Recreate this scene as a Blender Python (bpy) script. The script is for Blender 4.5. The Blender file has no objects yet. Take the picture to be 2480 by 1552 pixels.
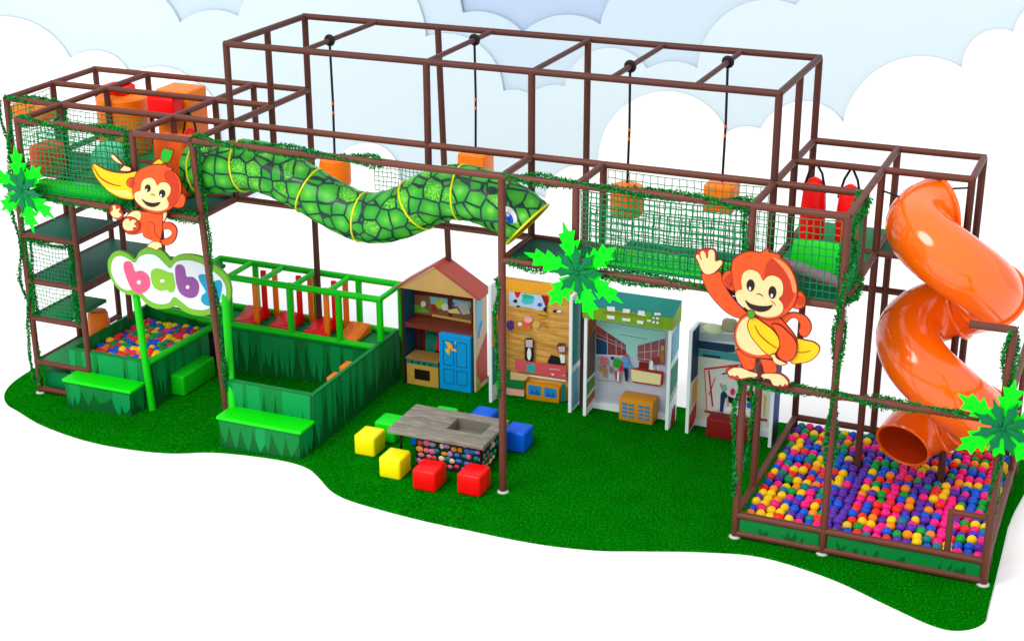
import bpy, bmesh, math, random
from mathutils import Vector, Matrix
from mathutils.geometry import tessellate_polygon

random.seed(7)
sc = bpy.context.scene
COL = sc.collection
PI = math.pi

# ------------------------------------------------------------------ camera
CAM = Vector((7.22552098, -17.8561991, 9.56645182))
YAW, PITCH, ROLL, FPX = 0.397339198, -0.373465150, -0.00219032623, 3882.21005
_cy, _sy = math.cos(YAW), math.sin(YAW)
FW = Vector((-_sy*math.cos(PITCH), _cy*math.cos(PITCH), math.sin(PITCH)))
_r = Vector((_cy, _sy, 0)); _u = _r.cross(FW)
RT = _r*math.cos(ROLL) + _u*math.sin(ROLL)
UP = -_r*math.sin(ROLL) + _u*math.cos(ROLL)
cam_d = bpy.data.cameras.new('camera')
cam = bpy.data.objects.new('camera', cam_d); COL.objects.link(cam)
M3 = Matrix((RT, UP, -FW)).transposed()
cam.matrix_world = Matrix.Translation(CAM) @ M3.to_4x4()
cam_d.sensor_width = 36.0
cam_d.lens = 36.0*FPX/2480.0
cam_d.clip_end = 300
sc.camera = cam

# ------------------------------------------------------------------ world, lamps, exposure
w = bpy.data.worlds.new('World'); sc.world = w; w.use_nodes = True
bg = w.node_tree.nodes['Background']
bg.inputs[0].default_value = (1.0, 1.0, 1.0, 1); bg.inputs[1].default_value = 1.15
def area(name, loc, target, size, power, col=(1, 1, 1)):
    d = bpy.data.lights.new(name, 'AREA'); d.shape = 'DISK'; d.size = size; d.energy = power; d.color = col
    o = bpy.data.objects.new(name, d); COL.objects.link(o); o.location = loc
    o.rotation_euler = (Vector(target)-Vector(loc)).to_track_quat('-Z', 'Y').to_euler()
    return o
area('key_light', (-6, -15, 19), (-1, 0.5, 1), 12.0, 3900, (1, 0.985, 0.96))
sc.view_settings.view_transform = 'Standard'
sc.view_settings.look = 'None'
sc.view_settings.exposure = 0.12
sc.view_settings.gamma = 1
sc.view_settings.use_curve_mapping = False
sc.render.engine = 'CYCLES'
sc.cycles.max_bounces = 8
sc.cycles.use_denoising = True

# ------------------------------------------------------------------ helpers
def lin1(c):
    c /= 255.0
    return c/12.92 if c <= 0.04045 else ((c+0.055)/1.055)**2.4
def lin(rgb, k=0.80):
    if k < 0.9: k *= 0.94
    return _lin(rgb, k)
def _lin(rgb, k): return tuple(min(0.92, max(0.0015, lin1(c)*k)) for c in rgb)
MATS = {}
def mat(name, rgb, rough=0.5, var=0.08, scale=6.0, bump=0.0, bscale=60.0, spec=0.22, coat=0.0, k=0.80):
    if name in MATS: return MATS[name]
    m = bpy.data.materials.new(name); m.use_nodes = True; nt = m.node_tree
    b = nt.nodes['Principled BSDF']; c = lin(rgb, k)
    tc = nt.nodes.new('ShaderNodeTexCoord')
    nz = nt.nodes.new('ShaderNodeTexNoise'); nz.inputs['Scale'].default_value = scale; nz.inputs['Detail'].default_value = 5
    nt.links.new(tc.outputs['Object'], nz.inputs['Vector'])
    mx = nt.nodes.new('ShaderNodeMix'); mx.data_type = 'RGBA'
    nt.links.new(nz.outputs['Fac'], mx.inputs[0])
    mx.inputs[6].default_value = (*[x*(1-var) for x in c], 1)
    mx.inputs[7].default_value = (*[min(0.95, x*(1+var)) for x in c], 1)
    nt.links.new(mx.outputs[2], b.inputs['Base Color'])
    b.inputs['Roughness'].default_value = rough
    b.inputs['Specular IOR Level'].default_value = spec
    if coat: b.inputs['Coat Weight'].default_value = coat; b.inputs['Coat Roughness'].default_value = 0.10
    if bump:
        n2 = nt.nodes.new('ShaderNodeTexNoise'); n2.inputs['Scale'].default_value = bscale; n2.inputs['Detail'].default_value = 3
        nt.links.new(tc.outputs['Object'], n2.inputs['Vector'])
        bp = nt.nodes.new('ShaderNodeBump'); bp.inputs['Strength'].default_value = bump; bp.inputs['Distance'].default_value = 0.01
        nt.links.new(n2.outputs['Fac'], bp.inputs['Height']); nt.links.new(bp.outputs['Normal'], b.inputs['Normal'])
    MATS[name] = m
    return m

class MB:
    def __init__(s): s.v = []; s.f = []; s.m = []; s.uv = {}
    def add(s, vs, fs, mi=0):
        o = len(s.v); s.v += [Vector(p) for p in vs]
        for f in fs: s.f.append([i+o for i in f]); s.m.append(mi)
    def box(s, lo, hi, mi=0):
        x0, y0, z0 = lo; x1, y1, z1 = hi
        s.add([(x0,y0,z0),(x1,y0,z0),(x1,y1,z0),(x0,y1,z0),(x0,y0,z1),(x1,y0,z1),(x1,y1,z1),(x0,y1,z1)],
              [(3,2,1,0),(4,5,6,7),(0,1,5,4),(1,2,6,5),(2,3,7,6),(3,0,4,7)], mi)
    def rbox(s, c, size, bev, mi=0, seg=3, rot=None):
        b = bmesh.new(); bmesh.ops.create_cube(b, size=1)
        bmesh.ops.scale(b, vec=size, verts=b.verts)
        bmesh.ops.bevel(b, geom=list(b.edges), offset=bev, segments=seg, profile=0.5, affect='EDGES')
        if rot is not None: bmesh.ops.rotate(b, cent=(0,0,0), matrix=rot, verts=b.verts)
        b.verts.index_update()
        s.add([v.co+Vector(c) for v in b.verts], [[v.index for v in f.verts] for f in b.faces], mi); b.free()
    def path(s, pts, r, seg=12, mi=0, caps=True, flip=False, uv=False):
        pts = [Vector(p) for p in pts]; n = len(pts)
        rs = r if isinstance(r, (list, tuple)) else [r]*n
        T = [(pts[min(i+1,n-1)]-pts[max(i-1,0)]).normalized() for i in range(n)]
        a = Vector((0,0,1)) if abs(T[0].z) < 0.9 else Vector((1,0,0))
        N = (a - T[0]*a.dot(T[0])).normalized(); vs = []
        for i in range(n):
            if i: N = (N - T[i]*N.dot(T[i])).normalized()
            B = T[i].cross(N)
            for j in range(seg):
                t = 2*PI*j/seg; vs.append(pts[i] + (N*math.cos(t)+B*math.sin(t))*rs[i])
        fs = []
        for i in range(n-1):
            for j in range(seg):
                q = (i*seg+j, i*seg+(j+1)%seg, (i+1)*seg+(j+1)%seg, (i+1)*seg+j)
                fs.append(q[::-1] if flip else q)
        if caps: fs += [tuple(range(seg))[::-1], tuple(range((n-1)*seg, n*seg))]
        s.add(vs, fs, mi)
    def tube(s, a, b, r, seg=12, mi=0): s.path([a, b], r, seg, mi)
    def sphere(s, c, r, seg=16, rings=10, mi=0, rot=None):
        rr = r if isinstance(r, (tuple, list)) else (r, r, r); vs = []; fs = []
        for i in range(rings+1):
            p = PI*i/rings
            for j in range(seg):
                t = 2*PI*j/seg
                v = Vector((math.sin(p)*math.cos(t)*rr[0], math.sin(p)*math.sin(t)*rr[1], math.cos(p)*rr[2]))
                if rot is not None: v = rot @ v
                vs.append(v+Vector(c))
        for i in range(rings):
            for j in range(seg): fs.append((i*seg+j, (i+1)*seg+j, (i+1)*seg+(j+1)%seg, i*seg+(j+1)%seg))
        s.add(vs, fs, mi)
    def lathe(s, prof, c, seg=24, mi=0):
        c = Vector(c); vs = []; fs = []; n = len(prof)
        for (r, z) in prof:
            for j in range(seg):
                t = 2*PI*j/seg; vs.append(c+Vector((r*math.cos(t), r*math.sin(t), z)))
        for i in range(n-1):
            for j in range(seg): fs.append((i*seg+j, i*seg+(j+1)%seg, (i+1)*seg+(j+1)%seg, (i+1)*seg+j))
        fs += [tuple(range(seg))[::-1], tuple(range((n-1)*seg, n*seg))]
        s.add(vs, fs, mi)
    def slab(s, pts, nrm, th, mi=0, line=None, lw=0.01):
        """flat cut-out: polygon pts (3D, coplanar), thickness th behind its face, optional contour line"""
        pts = [Vector(p) for p in pts]; nrm = Vector(nrm).normalized()
        ar = Vector((0,0,0))
        for i in range(len(pts)): ar += pts[i].cross(pts[(i+1)%len(pts)])
        if ar.dot(nrm) < 0: pts = pts[::-1]
        n = len(pts); back = [p - nrm*th for p in pts]
        s.add(pts+back, [(i, i+n, (i+1)%n+n, (i+1)%n) for i in range(n)], line if line is not None else mi)
        inner = pts
        if line is not None:
            inner = []
            for i in range(n):
                a, b, c = pts[i-1], pts[i], pts[(i+1)%n]
                d1 = (b-a).normalized(); d2 = (c-b).normalized()
                n1 = nrm.cross(d1); n2 = nrm.cross(d2); m = n1+n2
                if m.length < 1e-6: m = n1
                m.normalize(); inner.append(b + m*lw/max(0.5, m.dot(n1)))
            s.add(pts+inner, [(i, (i+1)%n, (i+1)%n+n, i+n) for i in range(n)], line)
        tri = tessellate_polygon([inner])
        fs = []
        for t in tri:
            a, b, c = (inner[i] for i in t)
            fs.append(t if (b-a).cross(c-a).dot(nrm) > 0 else t[::-1])
        s.add(inner, fs, mi)
        s.add(back, [f[::-1] for f in fs] if line is None else [f[::-1] for f in fs], line if line is not None else mi)
    def build(s, name, mats, parent=None, smooth=True, loc=None):
        me = bpy.data.meshes.new(name); me.from_pydata([tuple(v) for v in s.v], [], s.f)
        for m in (mats if isinstance(mats, (list, tuple)) else [mats]): me.materials.append(m)
        me.polygons.foreach_set('material_index', s.m)
        me.polygons.foreach_set('use_smooth', [smooth]*len(s.f))
        me.update()
        if smooth: me.set_sharp_from_angle(angle=math.radians(42))
        o = bpy.data.objects.new(name, me); COL.objects.link(o)
        if parent is not None: o.parent = parent
        return o

def tag(o, label=None, cat=None, group=None, kind=None):
    if label: o['label'] = label
    if cat: o['category'] = cat
    if group: o['group'] = group
    if kind: o['kind'] = kind
    return o
def thing(name, label, cat, group=None):
    o = bpy.data.objects.new(name, None); COL.objects.link(o); o.empty_display_size = 0.2
    return tag(o, label, cat, group)

def at(px, py, ax, v):
    """world point seen at a picture point, on the plane where coordinate ax equals v"""
    d = FW + RT*((px-1240)/FPX) - UP*((py-776)/FPX)
    i = 'XYZ'.index(ax); t = (v-CAM[i])/d[i]
    return CAM + d*t
def gz(x): return 0.045*min(x, 0.0)
def zoomer(ox, oy, s, ax, v):
    return lambda x, y: at(ox+x*s, oy+y*s, ax, v)
def smooth_loop(pts, k=4):
    pts = [Vector(p) for p in pts]; n = len(pts); out = []
    for i in range(n):
        p0, p1, p2, p3 = pts[i-1], pts[i], pts[(i+1)%n], pts[(i+2)%n]
        for j in range(k):
            t = j/k
            out.append(0.5*((2*p1)+(p2-p0)*t+(2*p0-5*p1+4*p2-p3)*t*t+(3*p1-p0-3*p2+p3)*t**3))
    return out
def smooth_open(pts, k=6):
    pts = [Vector(p) for p in pts]; n = len(pts); out = []
    for i in range(n-1):
        p0, p1, p2, p3 = pts[max(i-1,0)], pts[i], pts[i+1], pts[min(i+2,n-1)]
        for j in range(k):
            t = j/k
            out.append(0.5*((2*p1)+(p2-p0)*t+(2*p0-5*p1+4*p2-p3)*t*t+(3*p1-p0-3*p2+p3)*t**3))
    return out+[pts[-1]]
def ellipse(cx, cy, rx, ry, n=18): return [(cx+rx*math.cos(2*PI*i/n), cy+ry*math.sin(2*PI*i/n)) for i in range(n)]

# ------------------------------------------------------------------ palette
BROWN = mat('brown_foam_vinyl', (112, 60, 46), 0.45, 0.14, 5, 0.15, 30, 0.22, 0, 0.72)
DKBROWN = mat('dark_brown_vinyl', (92, 50, 42), 0.5, 0.14, 5, 0.15, 30, 0.2, 0, 0.75)
WHITE = mat('white_plastic', (250, 250, 250), 0.5, 0.02)
BLACK = mat('black_webbing', (22, 22, 24), 0.6, 0.2, 40)
GREEN = mat('bright_green_vinyl', (0, 208, 4), 0.4, 0.06, 3, 0.08, 20, k=0.98)
GREENTUBE = mat('bright_green_tube', (0, 192, 10), 0.42, 0.08, 4, 0.1, 30, k=0.98)
GRASSD = mat('printed_grass_dark', (0, 90, 36), 0.5, 0.12, 3, k=0.92, spec=0.12)
GRASSM = mat('printed_grass_mid', (0, 120, 52), 0.5, 0.10, 3, k=0.95, spec=0.12)
GRASSL = mat('printed_grass_light', (6, 140, 72), 0.5, 0.10, 3, k=0.95, spec=0.12)
DECK = mat('dark_green_deck_vinyl', (0, 96, 72), 0.5, 0.12, 2, 0.05, 20, 0.1)
DECKL = mat('mid_green_deck_vinyl', (6, 140, 74), 0.5, 0.12, 2, spec=0.1)
NET = mat('green_net_cord', (0, 138, 78), 0.7, 0.2, 40)
ORANGE = mat('orange_vinyl', (250, 120, 8), 0.38, 0.08, 3, 0.06, 15, k=0.92)
SLIDE = mat('orange_slide_plastic', (255, 100, 4), 0.16, 0.03, 2, 0, 1, 0.4, 0.5, 1.0)
SLIDEIN = mat('orange_slide_inside', (228, 66, 8), 0.35, 0.05, 2)
RED = mat('red_vinyl', (240, 6, 8), 0.34, 0.06, 3, 0.05, 15, k=0.95)
YELLOW = mat('yellow_vinyl', (248, 236, 0), 0.36, 0.03, 3, 0.05, 15, k=0.92)
BLUE = mat('blue_vinyl', (0, 92, 220), 0.36, 0.06, 3, 0.05, 15, k=0.98)
LEAF1 = mat('tinsel_leaf_dark', (4, 116, 36), 0.6, 0.25, 30, spec=0.1)
LEAF2 = mat('tinsel_leaf_bright', (18, 164, 56), 0.6, 0.25, 30, spec=0.1)
LEAF3 = mat('tinsel_leaf_teal', (2, 126, 70), 0.6, 0.25, 30, spec=0.1)
PALMB = mat('palm_leaf_bright', (0, 236, 26), 0.5, 0.08, 4, k=0.92, spec=0.1)
PALMD = mat('palm_leaf_deep', (0, 124, 70), 0.5, 0.2, 4, spec=0.1)

# ================================================================== SETTING
mb = MB(); fx = [-60, -9.5, 0, 60]
mb.add([(x, y, gz(max(x, -9.5))-0.03) for y in (-45, 8.6) for x in fx], [(i, i+1, i+5, i+4) for i in range(3)])
floor = tag(mb.build('floor', mat('white_studio_floor', (255, 255, 255), 0.9, 0.0, spec=0.0, k=0.92), smooth=False), 'seamless white studio floor under the green turf', None, None, 'structure')
YW = 8.0
mb = MB(); mb.box((-34, YW+0.24, -0.8), (34, YW+0.6, 9.0))
tag(mb.build('sky', mat('sky_blue_paper', (190, 211, 238), 0.9, 0.0, spec=0.0, k=0.83), smooth=False), 'periwinkle blue paper sky behind the cut-out clouds', None, None, 'structure')

def cloud(label, circles, fallback, y, material, x0=-1100, x1=3700):
    # every lobe is a disc; the panel's top edge is the upper envelope of the discs, worked out on the panel's own plane
    lobes = []
    for cx, cy, r in circles:
        pts = [at(cx+r*math.cos(2*PI*i/72), cy-r*math.sin(2*PI*i/72), 'Y', y) for i in range(72)]
        lobes.append([(p.x, p.z) for p in pts])
    wa, wb = at(x0, 300, 'Y', y).x, at(x1, 300, 'Y', y).x
    zf0, zf1 = at(x0, fallback, 'Y', y).z, at(x1, fallback, 'Y', y).z
    xs = [wa+(wb-wa)*i/1000 for i in range(1001)]
    for L in lobes:
        lo, hi = min(p[0] for p in L), max(p[0] for p in L)
        xs += [lo+0.004, lo+0.02, lo+0.05, hi-0.004, hi-0.02, hi-0.05]
    xs = sorted(q for q in xs if wa <= q <= wb); xs = [q for i, q in enumerate(xs) if i == 0 or q-xs[i-1] > 0.003]
    prof = []
    for x in xs:
        z = zf0+(zf1-zf0)*(x-wa)/(wb-wa)
        for L in lobes:
            for (ax, az), (bx, bz) in zip(L, L[1:]+L[:1]):
                if (ax-x)*(bx-x) <= 0 and ax != bx: z = max(z, az+(bz-az)*(x-ax)/(bx-ax))
        prof.append((x, z))
    mb = MB(); th = 0.05; n = len(prof)
    vs = [(x, y, z) for x, z in prof]+[(x, y, -0.8) for x, z in prof]+[(x, y+th, z) for x, z in prof]
    fs = []
    for i in range(n-1):
        fs += [(i+n, i+1+n, i+1, i), (i, i+1, i+1+2*n, i+2*n)]
    mb.add(vs, fs)
    return tag(mb.build('cloud_cutout', material, smooth=False), label, 'paper cloud', 'paper cloud layers')
PAP = dict(rough=0.9, var=0.0, spec=0.0)
cloud('rearmost pale blue paper cloud, second tone after the deep blue sky',
      [(750, 30, 366), (1152, 180, 151), (1372, 190, 153), (1600, 80, 147), (1900, 0, 260), (200, -100, 300), (2800, 60, 420), (3400, 200, 380), (-500, 100, 380), (-950, 200, 300)], 330, YW+0.14,
      mat('cloud_paper_pale_blue', (211, 230, 245), k=0.80, **PAP))
cloud('middle icy blue paper cloud behind the white clouds',
      [(150, 150, 210), (290, 110, 154), (516, 145, 120), (800, 100, 231), (1075, 225, 143), (1240, 300, 82), (1345, 310, 103),
       (1475, 225, 108), (1629, 270, 120), (1860, 170, 170), (2200, 200, 330), (2500, 150, 300), (2950, 230, 460), (3450, 330, 320), (-330, 190, 300), (-820, 260, 290)], 330, YW+0.07,
      mat('cloud_paper_icy', (228, 245, 254), k=0.76, **PAP))
cloud('front white paper cloud, nearest to the play frame',
      [(0, 230, 189), (226, 216, 92), (380, 290, 127), (430, 290, 97), (885, 430, 82), (700, 580, 130), (1060, 620, 160), (1250, 570, 110),
       (1400, 480, 78), (1612, 385, 162), (1808, 400, 92), (1946, 362, 115), (2231, 330, 192), (2419, 160, 88), (2560, 100, 108), (2960, 420, 400), (3420, 460, 260), (-420, 330, 260), (-820, 380, 200)], 480, YW,
      mat('cloud_paper_white', (255, 255, 255), k=0.93, **PAP))

# turf sheet
TURF = [(-8.30,-0.50),(-8.56,-0.25),(-8.74,0.12),(-8.81,0.55),(-8.80,1.0),(-8.70,1.5),(-8.45,2.2),(-7.6,2.62),(-5.0,2.66),(-1.746,2.58),
        (1.336,2.44),(4.0,2.55),(6.05,2.66),(6.1,0.6),(6.122,-1.318),(6.109,-1.755),(5.893,-2.003),(5.598,-2.014),(5.093,-1.793),(4.347,-1.449),
        (3.496,-1.27),(2.8,-1.42),(2.05,-1.705),(1.574,-1.88),(0.799,-2.0),(-0.342,-1.982),(-1.494,-1.811),(-2.087,-1.623),(-2.549,-1.246),(-2.816,-1.059),
        (-3.168,-0.963),(-3.71,-0.95),(-4.347,-1.022),(-4.906,-1.226),(-5.568,-1.288),(-6.332,-1.231),(-7.266,-0.984),(-7.997,-0.648)]
def turf_mat():
    m = bpy.data.materials.new('artificial_turf'); m.use_nodes = True; nt = m.node_tree; b = nt.nodes['Principled BSDF']
    tc = nt.nodes.new('ShaderNodeTexCoord')
    def noise(s, d=4):
        n = nt.nodes.new('ShaderNodeTexNoise'); n.inputs['Scale'].default_value = s; n.inputs['Detail'].default_value = d
        nt.links.new(tc.outputs['Object'], n.inputs['Vector']); return n
    a, c2 = noise(34, 6), noise(2.2, 3)
    r = nt.nodes.new('ShaderNodeValToRGB')
    e = r.color_ramp.elements
    e[0].position = 0.36; e[0].color = (*lin((0, 84, 2), 1.0), 1)
    e[1].position = 0.74; e[1].color = (*lin((6, 160, 14), 1.05), 1)
    x = r.color_ramp.elements.new(0.55); x.color = (*lin((0, 116, 2), 1.0), 1)
    nt.links.new(a.outputs['Fac'], r.inputs[0])
    mx = nt.nodes.new('ShaderNodeMix'); mx.data_type = 'RGBA'; mx.blend_type = 'MULTIPLY'; mx.inputs[0].default_value = 0.35
    r2 = nt.nodes.new('ShaderNodeValToRGB'); r2.color_ramp.elements[0].position = 0.35; r2.color_ramp.elements[0].color = (0.55,0.55,0.55,1)
    r2.color_ramp.elements[1].position = 0.65
    nt.links.new(c2.outputs['Fac'], r2.inputs[0])
    nt.links.new(r.outputs[0], mx.inputs[6]); nt.links.new(r2.outputs[0], mx.inputs[7]); nt.links.new(mx.outputs[2], b.inputs['Base Color'])
    b.inputs['Roughness'].default_value = 0.9; b.inputs['Specular IOR Level'].default_value = 0.0
    bp = nt.nodes.new('ShaderNodeBump'); bp.inputs['Strength'].default_value = 0.9; bp.inputs['Distance'].default_value = 0.03
    n3 = noise(60, 5); nt.links.new(n3.outputs['Fac'], bp.inputs['Height']); nt.links.new(bp.outputs['Normal'], b.inputs['Normal'])
    return m
loop = smooth_loop([(x, y, 0) for x, y in TURF], 5)
bm = bmesh.new()
f = bm.faces.new([bm.verts.new(p) for p in loop])
if f.normal.z < 0: f.normal_flip()
bmesh.ops.triangulate(bm, faces=bm.faces)
for k in range(-8, 1):     # slice so the gentle slope follows the ground
    bmesh.ops.bisect_plane(bm, geom=bm.verts[:]+bm.edges[:]+bm.faces[:], plane_co=(k, 0, 0), plane_no=(1, 0, 0))
bmesh.ops.recalc_face_normals(bm, faces=bm.faces)
if sum(f.normal.z for f in bm.faces) < 0: bmesh.ops.reverse_faces(bm, faces=bm.faces)
ext = bmesh.ops.extrude_face_region(bm, geom=bm.faces[:])
lower = [g for g in ext['geom'] if isinstance(g, bmesh.types.BMVert)]
for v in bm.verts: v.co.z += gz(v.co.x)
for v in lower: v.co.z += 0.0
ups = set(bm.verts)-set(lower)
for v in ups: v.co.z -= 0.045
bmesh.ops.recalc_face_normals(bm, faces=bm.faces)
me = bpy.data.meshes.new('lawn'); bm.to_mesh(me); bm.free(); me.materials.append(turf_mat())
o = bpy.data.objects.new('lawn', me); COL.objects.link(o)
tag(o, 'curved sheet of dark green artificial turf', None, None, 'structure')
floor.location.z = 0.0

# ================================================================== PLAY FRAME
X = dict(A=-8.063, B=-7.108, C=-5.258, D=-4.335, E=-1.421, F=0.0, G=0.948, H=3.065, I=4.135, J=6.0, M=5.189, K1=-3.186, K2=1.017, K3=2.062, L=-2.24)
Y = [-0.95, 0.0, 1.045, 2.079]
T, V, P, BB, TT = 5.268, 4.2, 3.148, 0.304, 2.065
R = 0.045
frame = thing('climbing_structure', 'brown padded tube climbing frame spanning the whole playground', 'climbing structure')
def member(name, a, b, r=R, m=BROWN):
    mb = MB(); mb.path([a, Vector(a).lerp(Vector(b), 0.5), b], r, 12)
    return mb.build(name, m, frame)
def px(k): return X[k] if isinstance(k, str) else k
def rail(x0, x1, y, z, r=R, m=BROWN): return member('rail', (px(x0)-R*0.6, y, z), (px(x1)+R*0.6, y, z), r, m)
def cross(x, y0, y1, z, r=R*0.97, m=BROWN): return member('crossbeam', (px(x), y0, z), (px(x), y1, z), r, m)
def post(x, y, z0, z1, r=R*1.02, m=BROWN): return member('post', (px(x), y, z0), (px(x), y, z1), r, m)
# high tier
for y in (Y[1], Y[3]): rail('D', 'H', y, T, m=DKBROWN)
for k in 'DH': cross(k, Y[1], Y[3], T, m=DKBROWN)
for k in ('K1', 'E', 'F', 'K2', 'K3'): cross(k, Y[1], Y[3], T, 0.034, DKBROWN)
# tier V
for y in (Y[3], Y[2]): rail('A', 'D', y, V); rail('H', 'M', y, V)
rail('A', 'I', Y[1], V); rail('B', 'D', Y[0], V); rail('D', 'I', Y[0], V)
cross('A', Y[1], Y[3], V); cross('B', Y[0], Y[3], V)
for k in 'CDHI': cross(k, Y[0], Y[3], V)
for k in 'FG': cross(k, Y[0], Y[1], V)
cross('M', Y[2], Y[3], V)
# platform tier P
rail('B', 'D', Y[0], P); rail('F', 'I', Y[0], P); rail('A', 'I', Y[1], P); rail('A', 'D', Y[2], P); rail('H', 'M', Y[2], P); rail('H', 'M', Y[3], 2.3)
rail('A', 'D', Y[3], P)
for k in 'BCDFGHI': cross(k, Y[0], Y[1], P)
for k in 'ABDHI': cross(k, Y[1], Y[3], P)
# posts
for k in 'AB': post(k, Y[1], gz(X[k])-0.02, V)
for y in (Y[2], Y[3]): post('A', y, gz(-8)-0.02, V)
post('B', Y[2], P, V); post('B', Y[3], gz(-7), V)
post('B', Y[0], P, V)
for i, y in enumerate(Y): post('C', y, P, V)
member('post', (X['D'], Y[0], V), (-4.43, -0.44, gz(-4.4)), R*1.05)
post('D', Y[1], P, T, m=DKBROWN); post('D', Y[2], P, T, m=DKBROWN); post('D', Y[3], gz(-4.3), T, m=DKBROWN)
post('E', Y[1], P, T, m=DKBROWN); member('post', (X['L'], 2.42, gz(-2.2)), (X['L'], Y[3], T), R, DKBROWN)
post('F', Y[0], 0, V, R*1.08); post('F', Y[1], P, T, m=DKBROWN); post(0.03, 1.9, 0, T, m=DKBROWN)
post('G', Y[0], P, V); post('G', Y[1], P, V)
post('H', Y[0], 0, V); post('H', Y[1], P, T, m=DKBROWN); post('H', Y[2], P, T, m=DKBROWN); post('H', Y[3], 0, T, m=DKBROWN)
post('I', Y[0], 0, V); post('I', Y[1], P, V); post('I', Y[2], 0, V); post('I', Y[3], 0, V)
post('M', Y[2], 0, V, m=DKBROWN); post('M', Y[3], 0, V, m=DKBROWN)
post('J', Y[0], 0, 3.15, R*1.1); post('J', -0.5, 0, TT, R*0.8); post('J', 1.5, 0, TT, R*0.8); post('J', Y[3], 0, 0.6)
post('H', -0.15, BB, TT)
post(5.56, Y[0]+0.03, BB, 0.86, R*0.85); rail(5.56, 'J', Y[0]+0.03, 0.84, R*0.8)
rail(5.56, 'J', Y[0], 3.15); 
# ball pit rails and arch
rail('H', 'J', Y[0], BB); rail('H', 'J', Y[0], 0.055); rail('H', 'J', Y[3], BB)
for k in 'HJ': cross(k, Y[0], Y[3], BB)
rail('H', 'J', Y[0], TT); cross('H', Y[0], -0.15, TT); cross('J', Y[0], 1.5, TT)
# left tower ladders of rails
LV = [2.159, 1.452, 0.864, 0.148]
for z in LV: rail('A', 'B', Y[1], z)
rail('A', 'B', Y[1], gz(-7.6)+0.05)
for z in LV[:2]:
    cross('A', Y[1], Y[3], z); cross('B', Y[1], Y[3], z)
cross('A', Y[1], Y[3], LV[3]); cross('A', Y[1], Y[3], LV[2])
post('B', 1.1, 0.6, 2.16)
# foot plates
for (x, y) in ((X['A'], 0), (X['F'], Y[0]), (X['H'], Y[0]), (X['I'], Y[0]), (X['J'], Y[0])):
    mb = MB(); z = gz(x)
    mb.lathe([(0.074, z-0.02), (0.074, z+0.008), (0.058, z+0.018), (0.052, z+0.026)], (x, y, 0), 20)
    mb.build('foot_plate', mat('pale_grey_plate', (206, 206, 208), 0.5), frame)
# decks
def deck(x0, x1, y0, y1, z, m=DECK, th=0.06):
    mb = MB(); mb.rbox(((x0+x1)/2, (y0+y1)/2, z), (x1-x0-0.06, y1-y0-0.06, th), 0.018)
    return mb.build('deck', m, frame)
deck(X['B'], X['C'], Y[0], Y[1], P-0.03, DECKL); deck(X['C'], X['D'], Y[0], Y[1], P-0.03)
deck(X['A'], X['B'], Y[1], Y[2], P-0.03); deck(X['B'], X['D'], Y[1], Y[3], P-0.03, DECKL)
deck(X['F'], X['G'], Y[0], Y[1], P-0.03); deck(X['G'], X['H'], Y[1]-0.02, Y[2], P-0.25)
deck(X['H'], X['I'], Y[0], Y[1], P-0.03); deck(X['H'], X['I'], Y[1], Y[3], P-0.03, DECKL); deck(X['I'], X['M'], Y[2], Y[3], P-0.03)
deck(X['A'], X['B'], Y[1], Y[2], LV[0]); deck(X['A'], X['B'], Y[1], Y[3], LV[1]); deck(X['A'], -7.42, Y[1], Y[2], LV[2], DECKL)
deck(X['A'], X['B'], Y[1], Y[2]+0.6, LV[3], DECKL); deck(X['B'], -5.9, Y[2]+0.1, Y[3], 1.3)
# printed guard panels under the pit rail
def tongues(mb, a, b, z0, z1, n, off, seed):
    """printed grass: pointed tongues of lighter green hanging over the dark base, on the panel from a to b"""
    rg = random.Random(seed); a = Vector(a); b = Vector(b); d = b-a; L = d.length; h = z1-z0
    sl = (b.z-a.z)
    for layer, (mi, lo, hi, wmul) in enumerate(((1, 0.15, 0.95, 1.0), (2, 0.40, 1.0, 0.62))):
        k = max(3, int(L/(0.10*wmul*1.7))); ts = [0.0]
        for i in range(k): ts.append(ts[-1]+rg.uniform(0.5, 1.5))
        ts = [t/ts[-1] for t in ts]
        off_l = off*(0.003+0.002*layer)
        for i in range(k):
            if layer == 1 and rg.random() < 0.45: continue
            t0, t1 = ts[i], ts[i+1]; top = z1-0.006
            sh = z1-h*rg.uniform(lo*0.4, lo+0.15); tip = max(z0+0.02, z1-h*rg.uniform((lo+hi)/2, hi)); sh = max(sh, tip+0.02)
            tm = t0+(t1-t0)*rg.uniform(0.3, 0.7)
            P3 = lambda t, z: a+d*t+Vector((0, 0, z-a.z))+off_l
            tq1, tq2 = t0+(tm-t0)*0.35, t1-(t1-tm)*0.35
            zq = sh+(tip-sh)*0.45
            mb.add([P3(t0, top), P3(t0, sh), P3(tq1, zq), P3(tm, tip), P3(tq2, zq), P3(t1, sh), P3(t1, top)], [(0,1,2,3,4,5,6)], mi)
GM = [GRASSD, GRASSM, GRASSL]
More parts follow.
